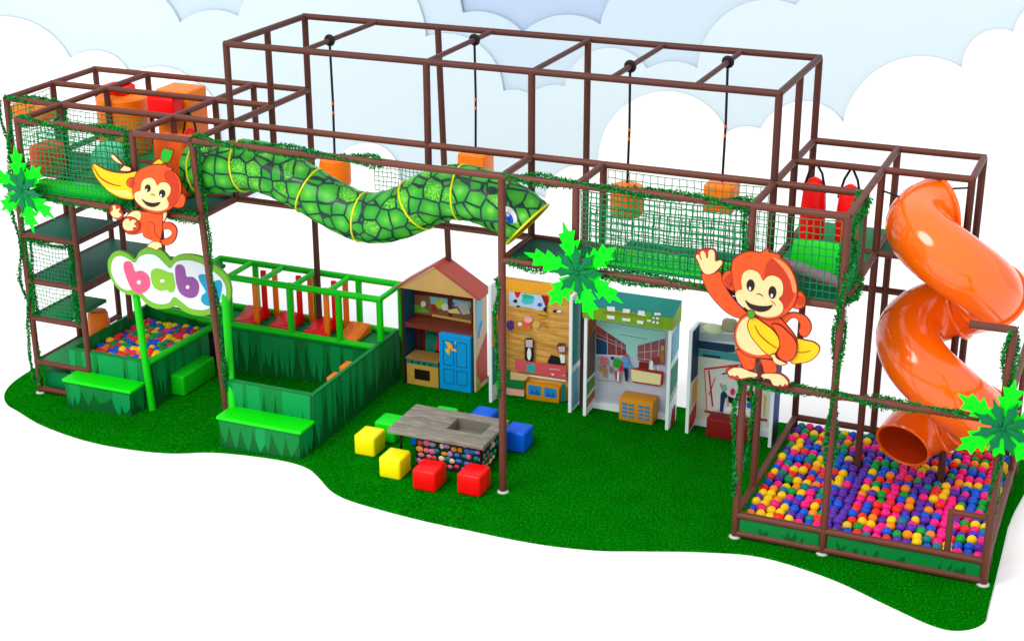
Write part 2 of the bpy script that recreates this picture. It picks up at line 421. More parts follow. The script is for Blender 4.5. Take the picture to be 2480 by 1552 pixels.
for x0, x1, s in ((X['H'], X['I'], 3), (X['I'], X['J'], 4)):
    mb = MB(); mb.box((x0+0.05, Y[0]-0.012, 0.09), (x1-0.05, Y[0]+0.012, 0.265), 1)
    # darker printed leaf shapes scattered over a mid green panel
    rg = random.Random(s)
    for i in range(int((x1-x0)/0.13)):
        cx = x0+0.12+rg.random()*(x1-x0-0.24); z0 = 0.10; hgt = rg.uniform(0.05, 0.12); lean = rg.uniform(-0.07, 0.07); wd = rg.uniform(0.015, 0.03)
        mb.add([(cx-wd, Y[0]-0.0135-0.0004*i, z0), (cx+wd, Y[0]-0.0135-0.0004*i, z0), (cx+wd*0.7+lean*0.5, Y[0]-0.0135-0.0004*i, z0+hgt*0.6), (cx+lean, Y[0]-0.0135-0.0004*i, z0+hgt), (cx-wd*0.7+lean*0.5, Y[0]-0.0135-0.0004*i, z0+hgt*0.6)], [(0,1,2,3,4)], 0)
    mb.build('guard_panel', GM, frame, smooth=False)

# nets
def net(o, u, v, lu, lv, cell=0.066, r=0.0054, seed=0, m=NET, sag=0.012):
    rg = random.Random(seed); o = Vector(o); u = Vector(u).normalized(); v = Vector(v).normalized(); nrm = u.cross(v)
    nu, nv = max(2, int(lu/cell)), max(2, int(lv/cell)); mb = MB()
    g = [[o+u*(lu*i/nu)+v*(lv*j/nv)+(u*rg.uniform(-1, 1)+v*rg.uniform(-1, 1))*sag*0.7*(0 < i < nu)*(0 < j < nv)
          + nrm*(sag*2*math.sin(i*0.5+seed)*math.sin(PI*j/nv)) - v*(0.02*math.sin(PI*i/nu)*(j/nv if lv > 0 else 0)) for j in range(nv+1)] for i in range(nu+1)]
    for i in range(nu+1): mb.path(g[i], r, 4)
    for j in range(nv+1): mb.path([g[i][j] for i in range(nu+1)], r, 4)
    return mb.build('net', m, frame)
ex, ey, ez = (1,0,0), (0,1,0), (0,0,1)
net((X['B']+0.06, Y[0], P+0.06), ex, ez, X['C']-X['B']-0.12, V-P-0.12, seed=1)
net((X['A']+0.06, Y[1], P+0.06), ex, ez, X['B']-X['A']-0.12, V-P-0.12, seed=2)
net((X['B']+0.06, Y[1], P+0.5), ex, ez, X['C']-X['B']-0.5, V-P-0.56, seed=12)
net((X['A']+0.06, Y[1], LV[1]+0.06), ex, ez, 0.83, LV[0]-LV[1]-0.12, 0.062, seed=3)
net((X['A']+0.06, Y[1], LV[2]+0.06), ex, ez, 0.83, LV[1]-LV[2]-0.12, 0.062, seed=4)
net((X['G']+0.06, Y[0], P+0.04), ex, ez, X['H']-X['G']-0.12, V-P-0.10, 0.064, 0.0078, seed=5)
net((X['G']+0.06, Y[1], P+0.06), ex, ez, X['H']-X['G']-0.12, V-P-0.12, 0.09, 0.005, seed=6)
net((X['G']+0.10, Y[0]+0.22, P+0.10), ex, ez, X['H']-X['G']-0.2, V-P-0.40, 0.085, 0.008, seed=15)
net((X['B']+0.10, Y[0]+0.25, P+0.25), ex, ez, X['C']-X['B']-0.2, V-P-0.45, 0.085, 0.0075, seed=16)
net((X['H']+0.06, Y[0], P+0.06), ex, ez, X['I']-X['H']-0.12, V-P-0.12, 0.078, seed=7)
net((X['I'], Y[0]+0.06, P+0.06), ey, ez, 0.83, V-P-0.12, 0.078, seed=8)
net((-2.75, Y[2], P+0.02), ex, ez, 2.1, 0.46, 0.06, 0.005, seed=9)
net((X['A'], Y[1]+0.06, P+0.06), ey, ez, 0.9, V-P-0.12, 0.08, seed=10)

# ================================================================== LEAF GARLANDS
def garland(label, pts, amp=0.045, fuzz=0.045, dens=820, seed=0, pitch=2.4, group='tinsel leaf garlands wound on the frame'):
    rg = random.Random(seed); pts = [Vector(p) for p in pts]; mb = MB()
    for a, b in zip(pts[:-1], pts[1:]):
        d = b-a; L = d.length; d.normalize()
        e1 = d.cross(Vector((0.3, 0.2, 0.9))).normalized(); e2 = d.cross(e1); ph0 = rg.random()*6
        n = int(L*max(dens, 1250))
        for i in range(n):
            t = (i+rg.random())/n*L; ph = 2*PI*t/pitch+ph0+0.5*math.sin(t*2.3)+PI*(i % 2)
            c = a+d*t+(e1*math.cos(ph)+e2*math.sin(ph))*amp*(1+0.3*math.sin(t*5))
            q = Vector((rg.gauss(0,1), rg.gauss(0,1), rg.gauss(0,1))).normalized()
            c = c+q*(fuzz*0.95)*rg.random()**0.6*(0.75+0.35*math.sin(t*11+ph0)*math.sin(t*4.1))
            s = rg.uniform(0.011, 0.020); ax = (q+Vector((rg.gauss(0,.6), rg.gauss(0,.6), rg.gauss(0,.6)))).normalized(); bx = ax.cross(Vector((rg.gauss(0,1), rg.gauss(0,1), rg.gauss(0,1)))).normalized()
            mb.add([c-ax*s*1.3, c+bx*s*0.6, c+ax*s*1.3, c-bx*s*0.6], [(0,1,2,3)], rg.choice((0,0,1,1,2)))
    return tag(mb.build('leaf_garland', [LEAF1, LEAF2, LEAF3], smooth=False), label, 'leaf garland', group)
o2 = R*0.55
g1 = 0
garland('green leaf garland over the tall far left post', [(X['A']-0.03, -0.02, V), (X['A']-0.03, -0.02, -0.2)], 0.06, seed=1)
garland('short green leaf garland on top left rail above net', [(X['A'], 0, V+0.02), (X['B'], 0, V+0.02)], 0.04, seed=2)
garland('green leaf garland along the rail of the left front net', [(X['B'], Y[0], V), (X['C'], Y[0], V)], 0.05, 0.05, seed=3)
garland('green leaf garland under the left front net behind the banana', [(X['B'], Y[0], P), (X['D'], Y[0], P)], 0.05, 0.05, seed=4)
garland('green leaf garland down the right edge of left front net', [(X['C']-0.08, Y[0]-0.02, V), (X['C']-0.08, Y[0]-0.02, P)], 0.02, 0.05, seed=5)
garland('green leaf garland hanging inside the left net between two posts', [(X['B'], 0.0, V), (X['B'], 0.0, P)], 0.05, 0.06, seed=6)
garland('green leaf garland wound down the leaning post before the baby sign', [(X['D']+0.05, -0.93, V), (-4.36, -0.7, 2.2), (-4.37, -0.5, 0.5)], 0.035, 0.04, seed=7)
garland('long green leaf garland over the snake tunnel rail', [(X['D'], Y[0], V+0.01), (-1.6, Y[0], V+0.01)], 0.055, 0.045, seed=8)
garland('green leaf garland on rail between snake head and monkey', [(0.05, Y[0], V+0.01), (X['H'], Y[0], V+0.01)], 0.05, 0.05, seed=9)
garland('green leaf garland beneath the right front net beside the palm', [(X['F']+0.1, Y[0], P), (X['H'], Y[0], P)], 0.055, 0.05, seed=10)
garland('green leaf garland down the lone front post beside the table', [(-0.05, Y[0], 2.9), (-0.05, Y[0], 1.35)], 0.045, 0.04, seed=11)
garland('thick green leaf garland framing the right net box corner', [(X['I'], -0.05, V), (X['I'], Y[0]+0.2, V-0.3), (X['I'], Y[0], V-0.7), (X['I']+0.02, Y[0], P)], 0.06, 0.07, 380, seed=12)
garland('thick green leaf garland under the right net box side', [(X['I']+0.02, Y[0], P), (X['I']+0.02, Y[1], P)], 0.05, 0.07, 360, seed=13)
garland('green leaf garland down the middle front post of large ball pit', [(X['I'], Y[0], P), (X['I'], Y[0], 1.15)], 0.05, 0.045, seed=14)
garland('green leaf garland along the arch rail under the right monkey', [(X['H'], Y[0], TT), (X['I'], Y[0], TT)], 0.05, 0.05, seed=15)
garland('green leaf garland along the arch rail before the orange slide', [(X['I'], Y[0], TT), (X['J']-0.4, Y[0], TT)], 0.05, 0.05, seed=16)
garland('green leaf garland down the left corner post of large ball pit', [(X['H']-0.04, Y[0], TT), (X['H']-0.04, Y[0], 0.6)], 0.05, 0.04, seed=17)
garland('green leaf garland on the short inner post beside the corner post', [(X['H']-0.06, -0.15, TT), (X['H']-0.06, -0.15, 0.5)], 0.04, 0.04, seed=18)
garland('green leaf garland along the far right arch post above the palm', [(X['J'], Y[0], 3.15), (X['J'], Y[0], TT)], 0.055, 0.05, seed=19)
garland('green leaf garland below the right palm on the arch post', [(X['J'], Y[0], TT-0.2), (X['J'], Y[0], 0.9)], 0.05, 0.04, seed=20)
garland('green leaf garland at right end of the net box front post', [(X['H']-0.05, Y[0]-0.02, V), (X['H']-0.05, Y[0]-0.02, P)], 0.03, 0.04, seed=21)
garland('green leaf garland drooping from the lowest left tower bars', [(X['A']+0.1, -0.02, 2.1), (X['B']-0.1, -0.02, 2.1)], 0.03, 0.05, 160, seed=22)
garland('green leaf garland edging the small lower left nets', [(X['B']-0.1, -0.02, 2.1), (X['B']-0.1, -0.02, 0.9)], 0.03, 0.04, 220, seed=23)
garland('thin green leaf garland on far left tower edge inside lower nets', [(X['A']+0.1, -0.02, 2.1), (X['A']+0.1, -0.02, 0.9)], 0.03, 0.035, 220, seed=24)

# ================================================================== PALM ORNAMENTS
def palm_leaf(c, ang, L, W, lift, mi, name, parent, nt=4, seed=0, rise=0.0):
    rg = random.Random(seed); c = Vector(c); d = Vector((math.cos(ang), 0, math.sin(ang))); s = Vector((-math.sin(ang), 0, math.cos(ang))); f = Vector((0, -1, 0))
    mid = []; left = []; right = []
    K = nt*2+1
    for i in range(K+1):
        t = i/K; w = W*(math.sin(PI*min(1, t*0.95+0.04))**0.8)*(0.75+0.35*t)
        tooth = 1.0 if i % 2 == 1 else 0.52
        ahead = 0.13*L if i % 2 == 1 else 0.0
        y = f*(lift+rise*math.sin(PI*t*0.9))
        if i == K: w = 0.004; tooth = 1
        if i == 0: w = W*0.2
        mid.append(c+d*(L*t)+y+f*0.022*(1-t)); 
        wl = w*tooth*rg.uniform(0.85, 1.12); wr = w*tooth*rg.uniform(0.85, 1.12)
        left.append(c+d*(L*t+ahead*0.8)+s*wl+y); right.append(c+d*(L*t+ahead*0.8)-s*wr+y)
    mb = MB(); n = K+1; back = [p-f*0.014 for p in mid+left+right]
    vs = mid+left+right+back; fs = []
    for i in range(K):
        fs += [(i, i+1, n+i+1, n+i), (i+1, i, 2*n+i, 2*n+i+1)]
    m3 = 3*n
    fs += [tuple(q+m3 for q in f_)[::-1] for f_ in list(fs)]
    for i in range(K):
        fs += [(n+i, n+i+1, n+i+1+m3, n+i+m3), (2*n+i+1, 2*n+i, 2*n+i+m3, 2*n+i+1+m3)]
    mb.add(vs, fs, 0)
    return mb.build(name, [PALMB, PALMD][mi], parent, smooth=False)
def palm(label, c, angs, L, seed):
    t = thing('palm_ornament', label, 'palm ornament', 'palm leaf ornaments on the frame')
    for i, (a, l) in enumerate(angs):
        palm_leaf(c, math.radians(a), L*l, L*0.275, 0.02+0.004*i, 0, 'leaf', t, seed=seed+i, rise=0.03)
    aa = [a for a, _ in angs]
    for i in range(len(aa)+2):
        a = aa[0]+30+i*360/(len(aa)+2)
        palm_leaf(c, math.radians(a), L*0.55, L*0.125, 0.065+0.003*i, 1, 'leaf', t, 2, seed+20+i, 0.02)
    mb = MB(); mb.sphere((c[0], c[1]-0.10, c[2]), (0.022, 0.02, 0.022), 12, 8); mb.build('hub', PALMD, t)
    return t
pc = at(62, 458, 'Y', -1.02); palm('bright green palm star on the far left tower beside the banana', pc, [(98, 1.0), (48, .8), (-38, .95), (-82, 1.0), (-140, .9), (158, .85)], 0.56, 30)
pc = at(1404, 655, 'Y', -1.02); palm('bright green palm star in the middle, below the snake head', pc, [(110, 1.0), (38, .95), (-30, 1.05), (-72, 1.0), (-128, 1.0), (168, 1.15)], 0.56, 50)
pc = at(2432, 1030, 'Y', -1.04); palm('bright green palm star at the far right over the large ball pit', pc, [(84, .9), (150, .95), (-142, .95), (-50, .8), (22, .75), (-100, .6)], 0.58, 70)

# ================================================================== SNAKE TUNNEL
def snake_mat():
    m = bpy.data.materials.new('printed_snake_scales'); m.use_nodes = True; nt = m.node_tree; b = nt.nodes['Principled BSDF']
    tc = nt.nodes.new('ShaderNodeTexCoord')
    nz = nt.nodes.new('ShaderNodeTexNoise'); nz.inputs['Scale'].default_value = 3; nt.links.new(tc.outputs['Object'], nz.inputs['Vector'])
    ad = nt.nodes.new('ShaderNodeMixRGB'); ad.inputs[0].default_value = 0.06
    nt.links.new(tc.outputs['Object'], ad.inputs[1]); nt.links.new(nz.outputs['Color'], ad.inputs[2])
    def vor(feat):
        v = nt.nodes.new('ShaderNodeTexVoronoi'); v.feature = feat; v.inputs['Scale'].default_value = 5.0; v.inputs['Randomness'].default_value = 0.62
        nt.links.new(ad.outputs[0], v.inputs['Vector']); return v
    ve, v1 = vor('DISTANCE_TO_EDGE'), vor('F1')
    ramp = nt.nodes.new('ShaderNodeValToRGB'); e = ramp.color_ramp.elements
    e[0].position = 0.0; e[0].color = (*lin((128, 214, 70)), 1); e[1].position = 0.60; e[1].color = (*lin((26, 134, 30), 0.95), 1)
    x = e.new(0.28); x.color = (*lin((64, 178, 46)), 1)
    nt.links.new(v1.outputs['Distance'], ramp.inputs[0])
    # some cells carry fine yellow-green dots
    dv = nt.nodes.new('ShaderNodeTexVoronoi'); dv.inputs['Scale'].default_value = 42; nt.links.new(tc.outputs['Object'], dv.inputs['Vector'])
    dl = nt.nodes.new('ShaderNodeMath'); dl.operation = 'LESS_THAN'; dl.inputs[1].default_value = 0.33; nt.links.new(dv.outputs['Distance'], dl.inputs[0])
    sp = nt.nodes.new('ShaderNodeSeparateColor'); nt.links.new(v1.outputs['Color'], sp.inputs[0])
    gt = nt.nodes.new('ShaderNodeMath'); gt.operation = 'GREATER_THAN'; gt.inputs[1].default_value = 0.82; nt.links.new(sp.outputs[0], gt.inputs[0])
    mu = nt.nodes.new('ShaderNodeMath'); mu.operation = 'MULTIPLY'; nt.links.new(dl.outputs[0], mu.inputs[0]); nt.links.new(gt.outputs[0], mu.inputs[1])
    m1 = nt.nodes.new('ShaderNodeMix'); m1.data_type = 'RGBA'; nt.links.new(mu.outputs[0], m1.inputs[0]); nt.links.new(ramp.outputs[0], m1.inputs[6]); m1.inputs[7].default_value = (*lin((150, 225, 30)), 1)
    er = nt.nodes.new('ShaderNodeValToRGB'); er.color_ramp.elements[0].position = 0.052; er.color_ramp.elements[1].position = 0.072
    nt.links.new(ve.outputs['Distance'], er.inputs[0])
    m2 = nt.nodes.new('ShaderNodeMix'); m2.data_type = 'RGBA'; nt.links.new(er.outputs[0], m2.inputs[0])
    m2.inputs[6].default_value = (*lin((6, 52, 44)), 1); nt.links.new(m1.outputs[2], m2.inputs[7])
    nt.links.new(m2.outputs[2], b.inputs['Base Color']); b.inputs['Roughness'].default_value = 0.42; b.inputs['Specular IOR Level'].default_value = 0.25
    return m
SNAKE = snake_mat()
RINGY = mat('yellow_piping', (222, 226, 10), 0.4, 0.05)
sn = thing('snake_tunnel', 'green scaly snake crawl tunnel with yellow rings and open red mouth', 'snake tunnel')
YS = -0.48
kp = [(470,412,.335),(502,410,.335),(560,403,.338),(620,402,.335),(668,418,.325),(739,455,.31),(806,494,.31),(869,523,.318),(924,527,.328),(985,510,.33),(1035,483,.338),(1091,466,.345),(1147,470,.345),(1195,488,.338),(1232,505,.335),(1258,523,.342),(1278,543,.35)]
cp = smooth_open([at(a, b, 'Y', YS) for a, b, _ in kp], 6)
rr = [v.x for v in smooth_open([(r, 0, 0) for _, _, r in kp], 6)]
# slight fabric ripple
rr = [r*(1+0.012*math.sin(i*1.7)) for i, r in enumerate(rr)]
mb = MB(); mb.path(cp, rr, 36, caps=False); mb.build('body', SNAKE, sn)
mb = MB(); mb.path(cp, [r-0.012 for r in rr], 36, caps=False, flip=True); mb.build('lining', mat('red_mouth_lining', (196, 28, 16), 0.5), sn)
def ring(c, t, r, r2, name, m, parent, seg=40):
    t = Vector(t).normalized(); a = Vector((0,0,1)) if abs(t.z) < 0.9 else Vector((1,0,0)); e1 = (a-t*a.dot(t)).normalized(); e2 = t.cross(e1)
    pts = [Vector(c)+(e1*math.cos(2*PI*i/seg)+e2*math.sin(2*PI*i/seg))*r for i in range(seg+1)]
    mb = MB(); mb.path(pts, r2, 8, caps=False); return mb.build(name, m, parent)
def snake_at(pxx):
    i = min(range(len(cp)), key=lambda k: abs((cp[k]-at(pxx, 480, 'Y', YS)).x)); j = min(max(i, 1), len(cp)-2)
    return cp[j], (cp[j+1]-cp[j-1]), rr[j]
for q in (492, 597, 748, 880, 1012, 1120):
    c, t, r = snake_at(q); ring(c, t, r+0.003, 0.013, 'ring', RINGY, sn)
tend = (cp[-1]-cp[-3]); ring(cp[-1], tend, rr[-1], 0.016, 'lip', RINGY, sn)
mb = MB(); c0 = cp[-5]; td = (cp[-1]-cp[-6]).normalized(); mb.path([c0, c0+td*0.01], rr[-5]-0.02, 32); mb.build('throat', MATS['red_mouth_lining'], sn)
for sgn in (-1, 1):
    pe = at(1238, 522, 'Y', YS-0.30); ce = Vector((pe.x, YS+sgn*0.318, pe.z)); rt = Matrix.Rotation(math.radians(-30*1), 3, 'Y')
    mb = MB(); mb.sphere(ce, (0.075, 0.03, 0.125), 20, 12, 0, rt)
    eye = mb.build('eye', mat('eye_white', (245, 248, 250), 0.2, 0.0), sn)
    mb = MB(); mb.sphere(ce+Vector((-0.01, sgn*0.020, -0.02)), (0.052, 0.022, 0.08), 16, 10, 0, rt); mb.build('iris', mat('iris_blue', (20, 92, 220), 0.2), eye)
    mb = MB(); mb.sphere(ce+Vector((-0.02, sgn*0.036, 0.02)), (0.02, 0.012, 0.026), 12, 8, 0, rt); mb.build('glint', mat('eye_white', (1,1,1)), eye)

# ================================================================== SPIRAL SLIDE
sl = thing('spiral_slide', 'glossy orange spiral tube slide ending in the large ball pit', 'slide')
SX, SY = 5.12, 0.80
key = [(60,3.86,.47),(90,3.82,.47),(150,3.74,.47),(180,3.68,.47),(225,3.60,.47),(270,3.42,.47),(315,3.16,.47),(360,2.86,.47),(450,2.5,.47),(540,2.28,.47),(585,2.1,.47),(630,1.86,.47),(675,1.55,.47),(720,1.28,.47),(790,1.02,.47),(850,.82,.46),(885,.70,.44),(900,.65,.43)]
def interp(th):
    for (a, za, ra), (b, zb, rb) in zip(key[:-1], key[1:]):
        if a <= th <= b:
            t = (th-a)/(b-a); t2 = t
            return za+(zb-za)*t2, ra+(rb-ra)*t2
    return key[-1][1:]
ths = [60+i*7.5 for i in range(113)]
hp = []
for th in ths:
    z, r = interp(th); a = math.radians(th); hp.append(Vector((SX+r*math.cos(a), SY+r*math.sin(a), z)))
for _ in range(4): hp = [hp[0]]+[(hp[i-1]+hp[i]*2+hp[i+1])/4 for i in range(1, len(hp)-1)]+[hp[-1]]
hp = hp[9:-2]
RS = 0.385
def slide_seg(i0, i1, name):
    rad = [RS-0.03*max(0.0, min(1.0, (k-(len(hp)-10))/9)) for k in range(i0, i1+1)]
    mb = MB(); mb.path(hp[i0:i1+1], rad, 40, 0, caps=False); mb.path(hp[i0:i1+1], [q-0.02 for q in rad], 40, 1, caps=False, flip=True)
    return mb.build(name, [SLIDE, SLIDEIN], sl)
cuts = [0, 30, 42, 79, 91, len(hp)-1]
for a, b in zip(cuts[:-1], cuts[1:]): slide_seg(a, b, 'tube_section')
for i in cuts[:-1]:
    t = hp[i+1]-hp[max(i-1, 0)]; ring(hp[i], t, RS+0.014, 0.028, 'flange', SLIDE, sl, 48)
ring(hp[-1], hp[-1]-hp[-2], RS-0.038, 0.020, 'exit_lip', SLIDE, sl, 48)
for a, b in (((X['I'], Y[2], 3.95), (hp[8]+Vector((-0.2, 0, 0.3)))), ((X['M'], Y[2], 4.1), hp[2]+Vector((0.2, 0.0, 0.3)))):
    mb = MB(); mb.tube(a, b, 0.012, 8); mb.build('bracket', BLACK, sl)

# ================================================================== BALL PITS
BALLC = dict(yellow=(255,204,6), pink=(248,26,130), purple=(88,44,168), blue=(12,84,216), green=(8,158,56), teal=(4,124,132), red=(244,44,36), orange=(255,140,20))
BM = {k: mat('ball_'+k, c, 0.38, 0.05, 10, k=0.95) for k, c in BALLC.items()}
def ball_mesh(k):
    mb = MB(); mb.sphere((0,0,0), 0.062, 18, 12); me = bpy.data.meshes.new('ball_'+k)
    me.from_pydata([tuple(v) for v in mb.v], [], mb.f); me.materials.append(BM[k]); me.polygons.foreach_set('use_smooth', [True]*len(mb.f)); return me
BME = {k: ball_mesh(k) for k in BALLC}
rg = random.Random(11); balls = []
NX, NY = 24, 20
x0, x1, y0, y1 = X['H']+0.10, X['J']-0.11, Y[0]+0.11, Y[3]-0.10
cols = list(BALLC)
colbias = {5: 'pink', 8: 'purple', 9: 'purple', 13: 'pink', 16: 'purple', 19: 'pink'}
for i in range(NX):
    for j in range(NY):
        x = x0+(x1-x0)*(i+0.12*(j % 2))/(NX-1)*0.995+rg.uniform(-.009, .009); y = y0+(y1-y0)*j/(NY-1)+rg.uniform(-.012, .012)
        z = 0.212+rg.uniform(-.016, .020)+0.012*math.sin(i*0.9)*math.sin(j*0.7)
        if min((x-a)**2+(y-b)**2 for a, b in ((X['I'], Y[2]), (X['M'], Y[2]), (X['I'], Y[0]), (X['H'], -0.15))) < 0.0085: continue
        c = colbias.get(i) if (i in colbias and rg.random() < 0.62) else rg.choice(('yellow','yellow','yellow','pink','pink','purple','purple','blue','blue','blue','green','green','teal','red','red','orange'))
        balls.append((x, y, z, c))
CV = lambda b: (Vector(b[:3])-CAM).length
balls.sort(key=CV)
def ball_row(b): return 'front' if b[1] < 0 else 'rear'
for n_, b in enumerate(balls[:300]):
    o = bpy.data.objects.new('pit_ball', BME[b[3]]); COL.objects.link(o); o.location = b[:3]
    o.rotation_euler = (rg.random()*6, rg.random()*6, 0); o.scale = (1, 1, rg.uniform(0.9, 1.0))
    tag(o, f'{b[3]} plastic ball in the large ball pit under the orange slide', 'ball', 'balls in the large ball pit')
rest = balls[300:]
mb = MB()
for b in rest: mb.sphere(b[:3], 0.062, 14, 8, cols.index(b[3]))
tag(mb.build('rear_balls', [BM[k] for k in cols]), 'mixed plastic balls filling the rear of the large pit behind the slide exit', 'balls', None, 'stuff')
mb = MB(); mb.box((X['H']+0.04, Y[0]+0.04, 0.01), (X['J']-0.04, Y[3]-0.04, 0.13))
mb.build('pit_shade_mat', mat('pit_gap_shade', (14, 20, 30), 0.8), frame)  # liner coloured near black to paint in the shade between the balls

# ================================================================== BABY AREA: small pit, pen, benches
def wall_box(name, lo, hi, parent, faces, seed, m=GM, n=10):
    """padded wall with printed grass on the listed faces"""
    mb = MB(); mb.box(lo, hi, 0); x0, y0, z0 = lo; x1, y1, z1 = hi
    # paler piping strip on the top edge
    mb.box((x0, y0, z1), (x1, y1, z1+0.012), 1)
    for k, fc in enumerate(faces):
        if fc == '-y': tongues(mb, (x0, y0, z0), (x1, y0, z0), z0, z1, n, Vector((0, -1, 0)), seed+k)
        if fc == '+x': tongues(mb, (x1, y0, z0), (x1, y1, z0), z0, z1, n, Vector((1, 0, 0)), seed+k)
    return mb.build(name, m, parent, smooth=False)
pit = thing('baby_ball_pit', 'low grass printed ball pit behind the baby sign', 'ball pit')
zg = -0.34
wall_box('wall', (-7.45, 0.0, zg), (-6.08, 0.06, 0.455), pit, ['-y'], 21)
wall_box('wall', (-7.45, 0.06, zg), (-7.39, 2.0, 0.455), pit, ['+x'], 23)
wall_box('wall', (-6.08, 0.06, zg), (-6.02, 1.55, 0.40), pit, ['+x'], 25)
wall_box('wall', (-7.39, 1.9, zg), (-6.0, 1.96, 0.50), pit, ['-y'], 27)
mb = MB(); mb.path([(-6.04, -0.02, 0.45), (-6.0, 0.8, 0.45), (-5.96, 1.58, 0.45)], 0.05, 12); mb.build('rim', GREENTUBE, pit)
mb = MB(); mb.path([(-7.1, 1.8, 0.52), (-6.4, 1.7, 0.52), (-5.7, 1.6, 0.53)], 0.05, 12); mb.build('rim', GREENTUBE, pit)
mb = MB(); mb.box((-7.38, 0.07, zg+0.02), (-6.09, 1.89, 0.19)); mb.build('pit_shade_mat', MATS['pit_gap_shade'], pit)  # same near-black liner, its colour standing in for shade among the balls
mb = MB(); rg = random.Random(5)
for i in range(12):
    for j in range(15):
        mb.sphere((-7.30+1.14*(i+0.5*(j % 2))/12+rg.uniform(-.02, .02), 0.14+1.68*j/15+rg.uniform(-.02, .02), 0.27+rg.uniform(-.02, .03)), (0.068, 0.068, 0.062), 12, 8, cols.index(rg.choice(('yellow','yellow','red','red','green','blue','blue','orange','teal','pink'))))
tag(mb.build('small_pit_balls', [BM[k] for k in cols]), 'heap of mixed plastic balls in the low baby pit', 'balls', None, 'stuff')

def lid_bench(label, lo, hi, seed):
    t = thing('step_bench', label, 'bench', 'green lidded benches of the baby area')
    (x0, y0, z0), (x1, y1, z1) = lo, hi
    wall_box('box', (x0, y0, z0), (x1, y1, z1-0.045), t, ['-y', '+x'], seed)
    mb = MB(); mb.rbox(((x0+x1)/2, (y0+y1)/2, z1-0.012), (x1-x0+0.07, y1-y0+0.05, 0.055), 0.02); mb.build('lid', GREEN, t)
lid_bench('bright green topped bench before the small baby ball pit', (-7.30, -0.36, -0.34), (-6.15, -0.02, 0.12), 31)
lid_bench('bright green topped bench before the empty play pen', (-4.28, -0.90, -0.21), (-3.01, -0.54, 0.28), 33)
pen = thing('play_pen', 'open pen with dark grass printed padded walls and turf floor', 'play pen')
wall_box('wall', (-4.40, -0.52, -0.2), (-3.04, -0.46, 0.66), pen, ['-y'], 41)
wall_box('wall', (-3.04, -0.52, -0.2), (-2.98, 2.08, 0.66), pen, ['+x'], 43)
wall_box('wall', (-5.7, 1.62, -0.27), (-3.05, 1.68, 0.50), pen, ['-y'], 45)
for i, (x, y, z) in enumerate(((-3.20, 1.0, 0.44), (-3.20, 0.62, 0.42), (-3.10, 0.22, 0.56))):
    mb = MB(); mb.rbox((x, y, z), (0.32 if i < 2 else 0.1, 0.24 if i < 2 else 0.12, 0.09), 0.02); mb.build('step_pad', ORANGE, pen)
# green foam block on the turf
mb = MB(); mb.rbox((-5.98, 0.93, -0.10), (0.36, 0.86, 0.33), 0.035)
tag(mb.build('foam_bench', mat('foam_bench_green', (0, 178, 14), 0.4, 0.06, 3, k=0.98)), 'plain green foam bench on the turf under the baby sign', 'bench')
# swing rack
rack = thing('swing_rack', 'bright green tube rack over red and orange rockers', 'swing rack')
XS = [-6.2, -5.62, -5.06, -4.5, -3.9, -3.04]
yf, yb, zt, zb = 1.60, 2.29, 1.31, 0.54
def gt(name, a, b, r=0.05):
    mb = MB(); mb.tube(a, b, r, 12); mb.build(name, GREENTUBE, rack)
for y in (yf, yb):
    gt('rail', (XS[0], y, zt), (XS[-1]+0.04, y, zt)); gt('rail', (XS[0], y, zb), (XS[-1]+0.02, y, zb))
for x in XS: gt('crossbeam', (x, yf, zt), (x, yb, zt), 0.042)
for x in (XS[1], XS[3]-0.05, XS[4]+0.18, XS[5]): gt('post', (x, yf, zb), (x, yf, zt), 0.05)
for x in (XS[0], XS[1]+0.06, XS[3], XS[4]+0.15): gt('post', (x, yb, zb-0.5), (x, yb, zt))
gt('post', (XS[5], yb, -0.1), (XS[5], yb, zt)); gt('crossbeam', (XS[4]+0.2, yf, zb), (XS[4]+0.2, yb, zb), 0.042)
mb = MB(); mb.rbox(((XS[0]+XS[-1])/2, (yf+yb)/2, 0.47), (XS[-1]-XS[0], yb-yf, 0.05), 0.015); mb.build('base_deck', DECKL, rack)
for i, (cx, w_) in enumerate(((-5.45, .37), (-4.83, .37), (-4.22, .37), (-3.66, .33))):
    t = thing('rocker_seat', ['red wedge seat at the left end of the green rack', 'red wedge seat second from left in the green rack', 'red wedge seat beside the orange one in the green rack', 'orange wedge seat at right end of the green rack'][i], 'rocker seat', 'wedge seats in the green rack')
    mb = MB(); y0 = yf+0.06; z0 = 0.505
    prof = [(y0, z0), (y0, z0+0.07), (y0+0.16, z0+0.085), (y0+0.44, z0+0.17), (y0+0.52, z0+0.15), (y0+0.54, z0)]
    vs = [(cx-w_/2, a, b) for a, b in prof]+[(cx+w_/2, a, b) for a, b in prof]; n = len(prof)
    mb.add(vs, [tuple(range(n)), tuple(range(n, 2*n))[::-1]]+[(k, k+n, (k+1) % n+n, (k+1) % n) for k in range(n)])
    bm_ = bmesh.new(); s_ = mb.build('seat', RED if i < 3 else ORANGE, t); bm_.from_mesh(s_.data)
    bmesh.ops.recalc_face_normals(bm_, faces=bm_.faces); bmesh.ops.bevel(bm_, geom=list(bm_.edges), offset=0.018, segments=2, affect='EDGES'); bm_.to_mesh(s_.data); bm_.free()
    for p in s_.data.polygons: p.use_smooth = True
    if i < 3:
        for (dx, dy, m) in ((0.2, 0.10, ORANGE), (0.16, 0.42, RED), (0.30, 0.52, ORANGE)):
            mb = MB(); mb.rbox((cx+dx, y0+dy, (z0+zt)/2), (0.085, 0.05, zt-z0-0.02), 0.012); mb.build('upright', m, t)

